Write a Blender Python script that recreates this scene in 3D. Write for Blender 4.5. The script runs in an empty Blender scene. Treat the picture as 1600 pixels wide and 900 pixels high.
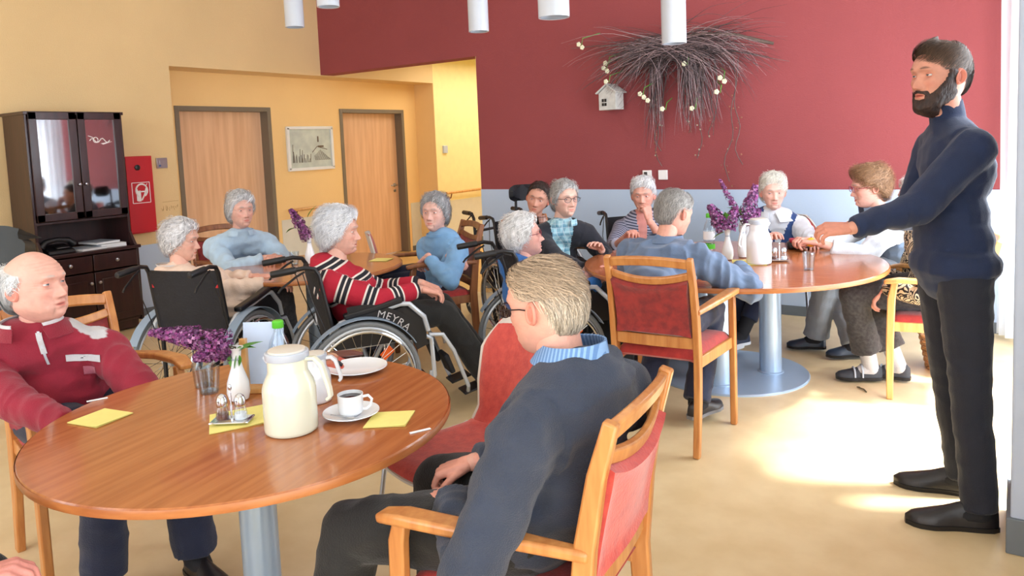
import bpy, bmesh, math, random
import numpy as np
from mathutils import Vector, Matrix, noise
from mathutils.bvhtree import BVHTree
S = bpy.context.scene
COL = S.collection
V = Vector
R = math.radians
PI = math.pi
random.seed(7)
rng = np.random.default_rng(5)

# ---------------------------------------------------------------- camera
cam = bpy.data.cameras.new('camera')
cam.sensor_width = 36; cam.lens = 36 * 1176.8 / 1600
cam.shift_y = -0.0772; cam.clip_start = 0.02
camo = bpy.data.objects.new('camera', cam); COL.objects.link(camo)
camo.matrix_world = Matrix(((0.8311, -0.0150, 0.5559, 0), (0.5546, 0.0957, -0.8266, 0), (-0.0408, 0.9953, 0.0879, 1.5), (0, 0, 0, 1)))
S.camera = camo

# ---------------------------------------------------------------- world, sun, daylight at the side windows, added rear fill, exposure
S.view_settings.view_transform = 'Standard'; S.view_settings.look = 'None'
S.view_settings.gamma = 1; S.view_settings.exposure = 0.0
w = bpy.data.worlds.new('daylight'); S.world = w; w.use_nodes = True
bg = w.node_tree.nodes['Background']; bg.inputs[0].default_value = (.80, .90, 1, 1); bg.inputs[1].default_value = 1.4
def lamp(name, kind, loc, energy, color=(1, 1, 1), d=None, size=1, sy=None, spread=None):
    l = bpy.data.lights.new(name, kind); l.energy = energy; l.color = color
    if kind == 'AREA':
        l.shape = 'RECTANGLE'; l.size = size; l.size_y = sy or size
        if spread: l.spread = spread
    if kind == 'SUN': l.angle = size
    o = bpy.data.objects.new(name, l); COL.objects.link(o); o.location = loc
    if d: o.rotation_euler = V(d).to_track_quat('-Z', 'Y').to_euler()
    return o
lamp('sun', 'SUN', (6, 8, 8), 30.0, (1, .95, .88), d=(-.50, -.20, -1.0), size=R(9))
lamp('daylight_side_far', 'AREA', (.37, 4.7, 1.5), 165, (.88, .94, 1), d=(-1, 0, 0), size=2.7, sy=2.7)
lamp('daylight_side_near', 'AREA', (.60, .0, 1.6), 62, (.9, .95, 1), d=(-1, 0, 0), size=2.6, sy=2.6)
lamp('fill_rear', 'AREA', (-3.2, -2.4, 1.9), 150, (.96, .97, 1), d=(0, 1, -.05), size=5.4, sy=2.4)  # added frontal fill from behind the camera, before the unseen rear window
lamp('passage_light', 'AREA', (-5.7, 9.4, 2.7), 62, (1, .97, .9), d=(0, 0, -1), size=1.6, sy=3.2)

# ---------------------------------------------------------------- mesh helpers
class M:
    def __init__(s): s.v = []; s.f = []; s.m = []; s.c = []
    def add(s, vs, fs, mi=0, c=None):
        n = len(s.v)
        s.v.extend([tuple(p) for p in vs]); s.f.extend([tuple(i + n for i in f) for f in fs]); s.m.extend([mi] * len(fs))
        if c is None: c = (1, 1, 1)
        if len(c) == len(vs) and not isinstance(c[0], (float, int)): s.c.extend([tuple(k) for k in c])
        else: s.c.extend([tuple(c)] * len(vs))
        return s
    def box(s, c, d, rot=None, mi=0, col=None):
        c = V(c); h = V(d) * .5
        vs = [V((x * h.x, y * h.y, z * h.z)) for x in (-1, 1) for y in (-1, 1) for z in (-1, 1)]
        if rot is not None: vs = [rot @ p for p in vs]
        return s.add([p + c for p in vs], [(0, 1, 3, 2), (4, 6, 7, 5), (0, 4, 5, 1), (2, 3, 7, 6), (0, 2, 6, 4), (1, 5, 7, 3)], mi, col)
    def tube(s, path, r, n=8, closed=False, mi=0, col=None, cap=True):
        P = [V(p) for p in path]; k = len(P)
        rs = r if isinstance(r, (list, tuple)) else [r] * k
        vs = []; up = None
        for i in range(k):
            if closed: t = P[(i + 1) % k] - P[i - 1]
            else: t = P[min(i + 1, k - 1)] - P[max(i - 1, 0)]
            t = t.normalized() if t.length > 1e-9 else V((0, 0, 1))
            if up is None: up = V((0, 0, 1)) if abs(t.z) < .9 else V((1, 0, 0))
            a = (up - t * up.dot(t))
            if a.length < 1e-6: a = t.orthogonal()
            a.normalize(); b = t.cross(a); up = a
            for j in range(n):
                q = 2 * PI * j / n; vs.append(P[i] + (a * math.cos(q) + b * math.sin(q)) * rs[i])
        fs = []
        for i in range(k if closed else k - 1):
            for j in range(n):
                i2 = (i + 1) % k; fs.append((i * n + j, i * n + (j + 1) % n, i2 * n + (j + 1) % n, i2 * n + j))
        if not closed and cap: fs += [tuple(range(n))[::-1], tuple(range((k - 1) * n, k * n))]
        return s.add(vs, fs, mi, col)
    def lathe(s, prof, c=(0, 0, 0), n=24, mi=0, col=None, rot=None, cap=True):
        vs = []; fs = []; c = V(c)
        for r, z in prof:
            for j in range(n):
                p = V((r * math.cos(2 * PI * j / n), r * math.sin(2 * PI * j / n), z))
                vs.append((rot @ p if rot is not None else p) + c)
        for i in range(len(prof) - 1):
            for j in range(n): fs.append((i * n + j, i * n + (j + 1) % n, (i + 1) * n + (j + 1) % n, (i + 1) * n + j))
        if cap:
            fs.append(tuple(range(n))[::-1]); fs.append(tuple(range((len(prof) - 1) * n, len(prof) * n)))
        return s.add(vs, fs, mi, col)
    def beam(s, path, wd, ht, side, mi=0):
        # sweep of a rectangle: wd along `side`, ht across it
        P = [V(p) for p in path]; k = len(P); side = V(side).normalized(); vs = []
        wl = wd if isinstance(wd, (list, tuple)) else [wd] * k; hl = ht if isinstance(ht, (list, tuple)) else [ht] * k
        for i in range(k):
            t = (P[min(i + 1, k - 1)] - P[max(i - 1, 0)]).normalized(); a = (side - t * side.dot(t)).normalized(); b = t.cross(a)
            for sa, sb in ((-1, -1), (1, -1), (1, 1), (-1, 1)): vs.append(P[i] + a * sa * wl[i] / 2 + b * sb * hl[i] / 2)
        fs = [(3, 2, 1, 0), tuple(range(4 * k - 4, 4 * k))]
        for i in range(k - 1):
            for j in range(4): fs.append((i * 4 + j, i * 4 + (j + 1) % 4, i * 4 + 4 + (j + 1) % 4, i * 4 + 4 + j))
        return s.add(vs, fs, mi)
    def grid(s, fn, nu, nv, mi=0, thick=None, col=None):
        vs = [V(fn(i / nu, j / nv)) for i in range(nu + 1) for j in range(nv + 1)]
        q = lambda i, j: i * (nv + 1) + j
        fs = [(q(i, j), q(i + 1, j), q(i + 1, j + 1), q(i, j + 1)) for i in range(nu) for j in range(nv)]
        if thick is None: return s.add(vs, fs, mi, col)
        N = len(vs); nr = [V((0, 0, 0)) for _ in vs]
        for f in fs:
            nn = (vs[f[2]] - vs[f[0]]).cross(vs[f[3]] - vs[f[1]])
            for i in f: nr[i] += nn
        v2 = [p - nr[i].normalized() * (thick(i // (nv + 1) / nu, i % (nv + 1) / nv) if callable(thick) else thick) for i, p in enumerate(vs)]
        fs2 = fs + [tuple(i + N for i in f[::-1]) for f in fs]
        bd = [q(i, 0) for i in range(nu)] + [q(nu, j) for j in range(nv)] + [q(i, nv) for i in range(nu, 0, -1)] + [q(0, j) for j in range(nv, 0, -1)]
        for i in range(len(bd)):
            a, b = bd[i], bd[(i + 1) % len(bd)]; fs2.append((b, a, a + N, b + N))
        return s.add(vs + v2, fs2, mi, col)
    def ell(s, c, rad, rot=None, n=16, mi=0, col=None):
        c = V(c); vs = []; h = n // 2
        for i in range(h + 1):
            th = -PI / 2 + PI * i / h
            for j in range(n):
                p = V((rad[0] * math.cos(th) * math.cos(2 * PI * j / n), rad[1] * math.cos(th) * math.sin(2 * PI * j / n), rad[2] * math.sin(th)))
                vs.append((rot @ p if rot is not None else p) + c)
        fs = [(i * n + j, i * n + (j + 1) % n, (i + 1) * n + (j + 1) % n, (i + 1) * n + j) for i in range(h) for j in range(n)]
        return s.add(vs, fs, mi, col)
    def cone(s, a, b, ra, rb, n=14, flat=False, flat0=False):
        a = V(a); b = V(b); t = (b - a); L = t.length
        if L < 1e-6: return s.ell(a, (ra, ra, ra), n=n)
        t.normalize(); x = t.orthogonal().normalized(); y = t.cross(x)
        prof = []
        for k in range(5):
            q = k / 4 * PI / 2; prof.append((ra * math.sin(q) + 1e-5, (-ra * math.cos(q)) if not flat0 else 0))
        for k in range(1, 4): prof.append((ra + (rb - ra) * k / 4, L * k / 4))
        for k in range(5):
            q = k / 4 * PI / 2; prof.append((rb * math.cos(q) + 1e-5, L + (rb * math.sin(q) if not flat else 0)))
        vs = []; fs = []
        for r, z in prof:
            for j in range(n): vs.append(a + t * z + (x * math.cos(2 * PI * j / n) + y * math.sin(2 * PI * j / n)) * r)
        for i in range(len(prof) - 1):
            for j in range(n): fs.append((i * n + j, i * n + (j + 1) % n, (i + 1) * n + (j + 1) % n, (i + 1) * n + j))
        fs.append(tuple(range(n))[::-1]); fs.append(tuple(range((len(prof) - 1) * n, len(prof) * n)))
        return s.add(vs, fs)
    def mesh(s, name, color=False):
        me = bpy.data.meshes.new(name); me.from_pydata([tuple(p) for p in s.v], [], s.f); me.polygons.foreach_set('material_index', s.m)
        if color:
            a = me.color_attributes.new('Col', 'FLOAT_COLOR', 'POINT')
            a.data.foreach_set('color', np.c_[np.array(s.c, dtype=float).reshape(-1, 3), np.ones(len(s.v))].astype(np.float32).ravel())
        me.update(); return me

def link(name, data, parent=None):
    o = bpy.data.objects.new(name, data); COL.objects.link(o)
    if parent is not None: o.parent = parent
    return o
def ob(name, m, mats, parent=None, bev=0, ang=35, color=False, smooth=True, label=None, kind=None, seg=2):
    me = m.mesh(name, color) if isinstance(m, M) else m
    for mt in (mats if isinstance(mats, (list, tuple)) else [mats]): me.materials.append(mt)
    if smooth:
        me.polygons.foreach_set('use_smooth', [True] * len(me.polygons))
        if ang and ang < 180: me.set_sharp_from_angle(angle=R(ang))
    o = link(name, me, parent)
    if bev:
        b = o.modifiers.new('bevel', 'BEVEL'); b.width = bev; b.segments = seg; b.limit_method = 'ANGLE'; b.angle_limit = R(40)
    if label: o['label'] = label
    if kind: o['kind'] = kind
    return o
def tag(o, label, cat, group=None):
    o['label'] = label; o['category'] = cat
    if group: o['group'] = group
    return o
def thing(name, label, cat, loc=(0, 0, 0), head=0, group=None):
    o = link(name, None); o.location = loc; o.rotation_euler = (0, 0, R(head)); o.empty_display_size = .1
    return tag(o, label, cat, group)
def dup(root, loc, head=None, label=None):
    c = root.copy(); COL.objects.link(c); c.location = loc
    if head is not None: c.rotation_euler = (0, 0, R(head))
    if label: c['label'] = label
    for ch in list(root.children):
        k = ch.copy(); COL.objects.link(k); k.parent = c
        for g in list(ch.children):
            q = g.copy(); COL.objects.link(q); q.parent = k
    return c
def structure(name, m, mats, **k):
    o = ob(name, m, mats, **k); o['kind'] = 'structure'; return o

# ---------------------------------------------------------------- materials
def srgb(c):
    return tuple(((x / 255) / 12.92 if x / 255 <= .04045 else ((x / 255 + .055) / 1.055) ** 2.4) for x in c)
def mat(name, col, rough=.6, metal=0, var=0, scale=8, bump=0, bscale=60, stretch=(1, 1, 1), spec=.5, coat=0, col2=None, attr=False, detail=4, trans=0, alpha=1, sheen=0):
    m = bpy.data.materials.new(name); m.use_nodes = True; nt = m.node_tree; b = nt.nodes['Principled BSDF']
    c = (*srgb(col), 1); b.inputs['Base Color'].default_value = c
    b.inputs['Roughness'].default_value = rough; b.inputs['Metallic'].default_value = metal
    b.inputs['Specular IOR Level'].default_value = spec; b.inputs['Coat Weight'].default_value = coat; b.inputs['Coat Roughness'].default_value = .08
    b.inputs['Transmission Weight'].default_value = trans; b.inputs['Alpha'].default_value = alpha
    if sheen: b.inputs['Sheen Weight'].default_value = sheen
    tc = nt.nodes.new('ShaderNodeTexCoord'); mp = nt.nodes.new('ShaderNodeMapping'); mp.inputs['Scale'].default_value = stretch
    nt.links.new(tc.outputs['Object'], mp.inputs[0])
    src = None
    if attr:
        a = nt.nodes.new('ShaderNodeAttribute'); a.attribute_name = 'Col'; src = a.outputs['Color']
    if var or col2:
        n = nt.nodes.new('ShaderNodeTexNoise'); n.inputs['Scale'].default_value = scale; n.inputs['Detail'].default_value = detail
        nt.links.new(mp.outputs[0], n.inputs['Vector'])
        mx = nt.nodes.new('ShaderNodeMix'); mx.data_type = 'RGBA'
        rp = nt.nodes.new('ShaderNodeMapRange'); rp.inputs[1].default_value = .35; rp.inputs[2].default_value = .65
        nt.links.new(n.outputs[0], rp.inputs[0]); nt.links.new(rp.outputs[0], mx.inputs[0])
        if attr:
            mx.blend_type = 'MULTIPLY'; mx.inputs[7].default_value = (1 - var, 1 - var, 1 - var, 1)
            nt.links.new(src, mx.inputs[6])
        else:
            mx.inputs[6].default_value = c
            mx.inputs[7].default_value = (*srgb(col2), 1) if col2 else (c[0] * (1 - var), c[1] * (1 - var), c[2] * (1 - var), 1)
        src = mx.outputs[2]
    if src is not None: nt.links.new(src, b.inputs['Base Color'])
    if bump:
        n2 = nt.nodes.new('ShaderNodeTexNoise'); n2.inputs['Scale'].default_value = bscale; n2.inputs['Detail'].default_value = 3
        nt.links.new(mp.outputs[0], n2.inputs['Vector'])
        bp = nt.nodes.new('ShaderNodeBump'); bp.inputs['Strength'].default_value = bump; bp.inputs['Distance'].default_value = .01
        nt.links.new(n2.outputs[0], bp.inputs['Height']); nt.links.new(bp.outputs[0], b.inputs['Normal'])
    return m
def glassy(name, col=(244, 249, 252), fac=.94, rough=.03, top=.38):
    m = bpy.data.materials.new(name); m.use_nodes = True; nt = m.node_tree; nt.nodes.clear()
    o = nt.nodes.new('ShaderNodeOutputMaterial'); mx = nt.nodes.new('ShaderNodeMixShader'); t = nt.nodes.new('ShaderNodeBsdfTransparent'); g = nt.nodes.new('ShaderNodeBsdfGlossy')
    t.inputs[0].default_value = (*srgb(col), 1); g.inputs['Roughness'].default_value = rough
    lw = nt.nodes.new('ShaderNodeLayerWeight'); lw.inputs[0].default_value = .35
    mr = nt.nodes.new('ShaderNodeMapRange'); mr.inputs[3].default_value = 1 - fac; mr.inputs[4].default_value = top
    nt.links.new(lw.outputs['Facing'], mr.inputs[0]); nt.links.new(mr.outputs[0], mx.inputs[0])
    nt.links.new(t.outputs[0], mx.inputs[1]); nt.links.new(g.outputs[0], mx.inputs[2]); nt.links.new(mx.outputs[0], o.inputs[0]); return m
def wood(name, a, b, rough=.35, scale=3, stretch=(1, 14, 14), coat=0, spec=.5):
    return mat(name, a, rough, col2=b, scale=scale, stretch=stretch, detail=6, coat=coat, spec=spec, bump=.04, bscale=scale * 3)

m_orange = mat('yellow_orange_paint', (234, 202, 150), .85, var=.06, scale=1.2, bump=.25, bscale=140)
m_niche = mat('yellow_orange_paint_lit', (250, 210, 146), .85, var=.05, scale=1.2, bump=.25, bscale=140)  # left wall's paint again, the niche's brighter light put into the colour
m_pass = mat('pale_yellow_paint', (246, 226, 162), .85, var=.05, bump=.2, bscale=140)
m_red = mat('brick_red_paint', (152, 70, 72), .8, var=.07, scale=1.5, bump=.3, bscale=140)
m_blue = mat('pale_blue_paint', (190, 208, 232), .55, var=.05, scale=2, bump=.1, bscale=120)
m_cream = mat('cream_paint', (222, 218, 205), .6, var=.04, bump=.1, bscale=120)
m_white = mat('white_paint', (238, 238, 236), .8, var=.03)
m_pillar = mat('grey_blue_paint', (178, 190, 212), .6, var=.05, bump=.1)
m_base = mat('grey_skirting', (104, 112, 120), .5, var=.08)
m_floor = mat('beige_linoleum', (224, 200, 158), .38, col2=(214, 188, 144), scale=6, stretch=(1, 1, 1), bump=.03, bscale=200, spec=.4, detail=8)
m_pfloor = mat('yellow_linoleum', (222, 178, 108), .4, var=.08, scale=5)
m_strip = mat('metal_strip', (150, 152, 152), .35, metal=.7)
m_frame = mat('taupe_door_frame', (124, 112, 96), .45, var=.05)
m_door = wood('beech_door_veneer', (238, 192, 152), (224, 174, 134), .45, 2.2, (9, 9, .7))
m_steel = mat('brushed_steel', (190, 192, 196), .28, metal=1)
m_chrome = mat('chrome', (215, 218, 222), .14, metal=1)
m_silver = mat('silver_paint', (206, 212, 220), .32, metal=.35)
m_table = wood('cherry_laminate', (184, 112, 62), (162, 92, 48), .2, 2.2, (1.2, 22, 2), coat=.35)
m_tabedge = wood('cherry_table_edge', (186, 118, 66), (164, 96, 50), .35, 3, (3, 3, 10))
m_base_m = mat('pale_blue_enamel', (176, 198, 222), .3, metal=.35, var=.04)
m_beech = wood('beech_wood', (206, 142, 80), (184, 116, 60), .32, 4, (10, 10, 1.2), coat=.2)
m_beechl = wood('light_beech_wood', (224, 172, 106), (206, 146, 84), .32, 4, (10, 10, 1.2), coat=.2)
m_walnut = wood('walnut_brown_wood', (146, 90, 50), (118, 68, 38), .35, 4, (10, 10, 1.2), coat=.2)
m_velvet = mat('red_velvet', (158, 42, 38), .75, col2=(122, 30, 32), scale=26, bump=.2, bscale=90, sheen=.35)
m_coral = mat('coral_red_fabric', (206, 76, 64), .75, col2=(186, 58, 52), scale=30, bump=.2, bscale=120, sheen=.4)
m_coralseat = mat('deep_red_fabric', (178, 44, 36), .75, col2=(158, 34, 30), scale=30, bump=.2, bscale=120, sheen=.3)
m_cab = wood('dark_wenge_wood', (58, 30, 30), (44, 22, 24), .3, 3, (8, 8, 1), coat=.25)
m_cabin = mat('cabinet_inside', (92, 82, 92), .6, var=.1)
m_black = mat('black_plastic', (22, 22, 26), .4, var=.1)
m_blackfab = mat('black_nylon', (26, 27, 34), .7, var=.25, scale=20, bump=.3, bscale=80)
m_rubber = mat('grey_rubber', (88, 90, 92), .6, var=.1)
m_tyre = mat('light_grey_tyre', (128, 132, 136), .55, var=.08)
m_fender = mat('blue_grey_guard', (140, 158, 178), .4, var=.05)
m_ora = mat('orange_reflector', (236, 96, 24), .3)
m_redp = mat('red_enamel', (196, 22, 34), .35)
m_signw = mat('white_print', (245, 240, 238), .5)
m_paper = mat('white_paper', (240, 242, 245), .7)
m_nap = mat('yellow_paper_napkin', (244, 230, 136), .8, var=.04, scale=30, bump=.15, bscale=60)
m_china = mat('white_china', (238, 240, 244), .12, coat=.3)
m_coffee = mat('black_coffee', (34, 16, 10), .05)
m_therm = mat('ivory_plastic', (228, 230, 208), .22, coat=.3)
m_lid = mat('pale_grey_plastic', (186, 194, 206), .3)
m_cream2 = mat('cream_lid_plastic', (216, 208, 196), .35)
m_glass = glassy('clear_glass')
m_glass2 = glassy('dark_cabinet_glass', (150, 158, 172), .58, .04, .9)
m_lens = glassy('spectacle_lens', (246, 248, 250), .96, .05, .2)
m_lilac = mat('lilac_blossom', (150, 70, 160), .7, attr=True, var=.25, scale=90)
m_leaf = mat('green_leaf', (88, 150, 52), .5, var=.25, scale=20)
m_stem = mat('brown_stem', (86, 74, 50), .7)
m_greenp = mat('green_plastic', (90, 196, 50), .35)
m_twig = mat('grey_brown_twig', (104, 78, 74), .8, attr=True, var=.3, scale=40)
m_bud = mat('white_blossom', (240, 238, 206), .7)
m_lampg = mat('frosted_lamp_glass', (196, 202, 212), .25, var=.03, coat=.2)
m_brown = mat('brown_leather', (98, 46, 34), .3, coat=.3)
m_skin = mat('skin', (226, 170, 150), .5, attr=True, var=.10, scale=38, bump=.12, bscale=240, spec=.35)
m_hair = mat('hair', (200, 200, 200), .55, attr=True, var=.35, scale=60, stretch=(1, 1, .25), bump=.5, bscale=160, spec=.4)
m_strand = mat('hair_strands', (200, 200, 200), .45, attr=True, spec=.4)

# ================================================================ the room
XL, YR, ZC = -6.89, 6.29, 3.9
def bx(name, x0, x1, y0, y1, z0, z1, m, kind='structure', parent=None, bev=0):
    b = M().box(((x0 + x1) / 2, (y0 + y1) / 2, (z0 + z1) / 2), (abs(x1 - x0), abs(y1 - y0), abs(z1 - z0)))
    o = ob(name, b, m, parent=parent, bev=bev, smooth=False)
    if kind and parent is None: o['kind'] = kind
    return o
bx('floor', XL, .9, -2.6, 6.07, -.1, 0, m_floor)
fp = bx('floor_passage', -7.5, -4.4, 6.07, 12, -.1, 0, m_pfloor)
bx('threshold_strip', XL, -4.6, 6.04, 6.10, 0, .006, m_strip, parent=None)
o = bpy.data.objects['threshold_strip']; o.name = 'trim_threshold'
bx('floor_behind', -4.4, .9, 6.07, 6.6, -.1, 0, m_floor)
bpy.data.objects['floor_behind'].name = 'floor_edge'
bx('ceiling', -7.6, 1, -2.8, 6.5, ZC, ZC + .1, m_white)
bx('ceiling_passage', -7.5, -4.5, 6.49, 12, 2.8, 2.9, m_white)
# left wall with the door niche
wl = bx('wall_left', XL - .6, XL, -2.6, 4.35, 0, ZC, m_orange)
bx('header', XL - .35, XL, 4.35, 8.37, 2.38, ZC, m_orange, parent=wl)
bx('passage_side', XL - .6, XL, 8.37, 12, 0, 2.9, m_pass, parent=wl)
wn = bx('wall_niche', XL - .6, XL - .35, 4.35, 8.37, 2.015, ZC, m_niche)
for a, b in ((4.35, 4.59), (5.80, 6.88), (8.10, 8.37)): bx('wall_panel', XL - .6, XL - .35, a, b, 0, 2.015, m_niche, parent=wn)
bx('side_return', XL - .352, XL - .002, 8.366, 8.372, 0, 2.38, m_niche, parent=wn)
for nm, a, b, x, m_, h in (('wainscot', -2.6, 4.35, XL, m_blue, .67), ('wainscot', 8.37, 12, XL, m_cream, .69)):
    bx(nm, x, x + .006, a, b, .07, h, m_, parent=wl); bx('skirting', x, x + .014, a, b, 0, .07, m_base, parent=wl)
for a, b in ((5.86, 6.82), (8.16, 8.366)):
    bx('wainscot', XL - .35, XL - .344, a, b, .07, .69, m_cream, parent=wn); bx('skirting', XL - .35, XL - .336, a, b, 0, .07, m_base, parent=wn)
for i, (a, b, knob) in enumerate(((4.59, 5.80, False), (6.88, 8.10, True))):
    x = XL - .35
    d = bx('door_%d' % (i + 1), x - .16, x - .12, a + .04, b - .04, .01, 1.975, m_door)
    for q0, q1 in ((a, a + .05), (b - .05, b)): bx('frame_post', x - .24, x + .012, q0, q1, 0, 2.02, m_frame, parent=d, bev=.003)
    bx('frame_head', x - .24, x + .012, a + .05, b - .05, 1.97, 2.02, m_frame, parent=d, bev=.003)
    if knob:
        h = M().lathe([(.026, 0), (.026, .008)], (0, 0, 0), 20, rot=Matrix.Rotation(PI / 2, 3, 'Y')); h.v = [(p[0] + x - .12, p[1] + b - .13, p[2] + .965) for p in h.v]
        h.tube([(x - .12, b - .13, .965), (x - .07, b - .13, .965), (x - .065, b - .15, .965), (x - .065, b - .25, .965)], .009, 8)
        h.lathe([(.02, 0), (.02, .008)], (0, 0, 0), 16, rot=Matrix.Rotation(PI / 2, 3, 'Y')); 
        h.v[-32:] = [(p[0] + x - .12, p[1] + b - .13, p[2] + .885) for p in h.v[-32:]]
        ob('door_handle', h, m_steel, d, label='lever handle with round rosettes')
# red wall with the opening to the passage
wr = bx('wall_back', -4.6, .9, YR, YR + .2, 0, ZC, m_red)
bx('lintel', XL - .3, -4.6, YR, YR + .2, 2.39, ZC, m_red, parent=wr)
bx('jamb_lining', -4.604, -4.6, YR + .001, YR + .199, 1.03, 2.39, m_pass, parent=wr)
bx('jamb_lining', -4.605, -4.6, YR + .001, YR + .199, .08, 1.03, m_blue, parent=wr)
bx('wainscot', -4.6, .7, YR - .008, YR, .08, 1.03, m_blue, parent=wr)
bx('skirting', -4.6, .7, YR - .016, YR, 0, .08, m_base, parent=wr)
bx('wall_passage_right', -4.6, -4.4, 6.49, 12, 0, 2.9, m_pass)
bx('wall_passage_end', -7.5, -4.4, 12, 12.1, 0, 2.9, m_pass)
# window side on the right: pillar, far window, near window
pl = bx('wall_pillar', 0.0, .5, 3.03, 3.36, 0, ZC, m_pillar, bev=.008)
bx('skirting', -.012, .5, 3.018, 3.372, 0, .13, m_base, parent=pl, bev=.004)
def window(n, x, y0, y1, z0, z1, cols, rows=1):
    f = M(); t = .06
    for yy in [y0 + (y1 - y0) * i / cols for i in range(cols + 1)]: f.box((x, yy, (z0 + z1) / 2), (.07, t, z1 - z0))
    for zz in [z0 + (z1 - z0) * i / rows for i in range(rows + 1)]: f.box((x, (y0 + y1) / 2, zz), (.066, y1 - y0, t))
    o = structure('window_%d' % n, f, m_white, bev=.004)
    for i in range(cols):
        a = y0 + (y1 - y0) * i / cols; b = y0 + (y1 - y0) * (i + 1) / cols
        ob('pane', M().box((x, (a + b) / 2, (z0 + z1) / 2), (.006, b - a, z1 - z0)), m_glass, o, smooth=False)
    return o
wrt = bx('wall_right', .5, .62, 3.36, YR, 2.95, ZC, m_white)
window(1, .55, 3.4, 6.25, .05, 2.92, 3)
bx('wall_right_near', .85, .95, -2.6, 3.03, 2.95, ZC, m_white)
bx('sill_wall', .85, .95, -2.6, 3.03, 0, .25, m_white, parent=bpy.data.objects['wall_right_near'])
bx('pier', .85, .95, 1.5, 3.03, .25, 2.95, m_white, parent=bpy.data.objects['wall_right_near'])  # unseen pier, added to block near-window sun from the floor in view
bx('pier', .5, .95, 3.03, 3.36, 0, ZC, m_white, parent=bpy.data.objects['wall_right_near'])
window(2, .9, -2.5, 1.5, .28, 2.92, 4)
wb = bx('wall_rear', -7.3, 1, -2.7, -2.6, 0, .75, m_orange)
bx('upper', -7.3, 1, -2.7, -2.6, 3.1, ZC, m_orange, parent=wb)
for a, b in ((-7.3, -6.0), (-.3, 1)): bx('pier', a, b, -2.7, -2.6, .75, 3.1, m_orange, parent=wb)
f = M()
for i in range(6): f.box((-6 + 5.7 * i / 5, -2.65, 1.925), (.07, .07, 2.35))
for z in (.78, 3.07): f.box((-3.15, -2.65, z), (5.7, .066, .06))
w3 = structure('window_3', f, m_white, bev=.004)
for i in range(5): ob('pane', M().box((-6 + 5.7 * (i + .5) / 5, -2.65, 1.92), (1.14, .006, 2.3)), m_glass, w3, smooth=False)

# sheer curtain gathered in the corner by the window
m_curt = bpy.data.materials.new('sheer_white_curtain'); m_curt.use_nodes = True; nt = m_curt.node_tree; nt.nodes.clear()
_o = nt.nodes.new('ShaderNodeOutputMaterial'); _m = nt.nodes.new('ShaderNodeMixShader'); _d = nt.nodes.new('ShaderNodeBsdfDiffuse'); _t = nt.nodes.new('ShaderNodeBsdfTranslucent')
_d.inputs[0].default_value = (.95, .96, .98, 1); _t.inputs[0].default_value = (.95, .97, 1, 1); _m.inputs[0].default_value = .6
nt.links.new(_d.outputs[0], _m.inputs[1]); nt.links.new(_t.outputs[0], _m.inputs[2]); nt.links.new(_m.outputs[0], _o.inputs[0])
def cur(u, v):
    x = -.10 + .52 * u; y = 6.16 - .75 * u ** 1.3; a = .045 * math.sin(u * 60) + .012 * math.sin(u * 23 + v * 3)
    return (x + a * .8, y + a * .6, .03 + 3.5 * v)
ct = ob('sheer_curtain', M().grid(cur, 150, 10), m_curt, ang=180)
tag(ct, 'white sheer full-length curtain gathered in the corner beside the red wall', 'curtain')

# handrails
def handrail(y0, y1, x, z, label):
    o = thing('handrail', label, 'handrail', (x, 0, 0))
    ob('rail', M().tube([(.07, y0, z), (.07, y1, z)], .019, 12), m_beechl, o)
    for y in (y0 + .12, y1 - .12):
        ob('bracket', M().tube([(.004, y, z - .09), (.05, y, z - .075), (.07, y, z - .015)], .009, 8).lathe([(.03, 0), (.03, .006)], (0, y, z - .09), 16, rot=Matrix.Rotation(PI / 2, 3, 'Y')), m_walnut, o)
handrail(5.92, 6.80, XL - .35, .80, 'round wooden handrail between the two doors under the framed picture')
handrail(8.47, 11.6, XL, .81, 'long wooden handrail on the pale yellow passage wall')

# ================================================================ wall things
c = thing('fire_hose_cabinet', 'red metal fire hose cabinet with white hose sign beside the dark hutch', 'fire cabinet', (XL + .004, 3.90, 1.155))
ob('body', M().box((.05, 0, 0), (.10, .27, .72)), m_redp, c, bev=.004)
ob('door_panel', M().box((.105, 0, 0), (.012, .25, .70)), m_redp, c, bev=.003)
ob('lock', M().lathe([(.026, 0), (.026, .01), (.018, .014), (0.001, .014)], (.11, -.02, .255), 18, rot=Matrix.Rotation(PI / 2, 3, 'Y')), m_black, c)
sg = M(); x = .1125
for (cy, cz, dy, dz) in ((0, .095, .17, .006), (0, -.095, .17, .006), (.085, 0, .006, .19), (-.085, 0, .006, .19)): sg.box((x, cy, cz + .02), (.002, dy, dz))
hp = [(x, .055 * math.sin(a) + .005, .03 + .06 * math.cos(a)) for a in [R(-150 + 20 * i) for i in range(16)]]
sg.tube([(x, -p[1] * -1, p[2] + .01) for p in hp], .008, 6)
sg.box((x, -.04, .0), (.003, .012, .11)); sg.box((x, -.02, -.01), (.003, .03, .10)); sg.box((x, .01, .03), (.003, .05, .012)); sg.tube([(x, .05, .06), (x, .03, .0), (x, .0, -.05)], .007, 6)
sg.tube([(x, .062, .102), (x, .05, .085)], .003, 4)
ob('hose_sign', sg, m_signw, c, label='white square pictogram of a fire hose')
def plate(name, label, cat, loc, ry, dims, m=m_signw, extra=None):
    o = thing(name, label, cat, loc, ry)
    ob('cover', M().box((0, -.008, 0), dims), m, o, bev=.003)
    if extra: extra(o)
    return o
def _sw(o):
    ob('display', M().box((0, -.018, .01), (.05, .004, .03)), m_steel, o, bev=.001)
    ob('button', M().box((-.025, -.018, -.025), (.02, .004, .016)), mat('blue_print', (70, 100, 150)), o)
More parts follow.
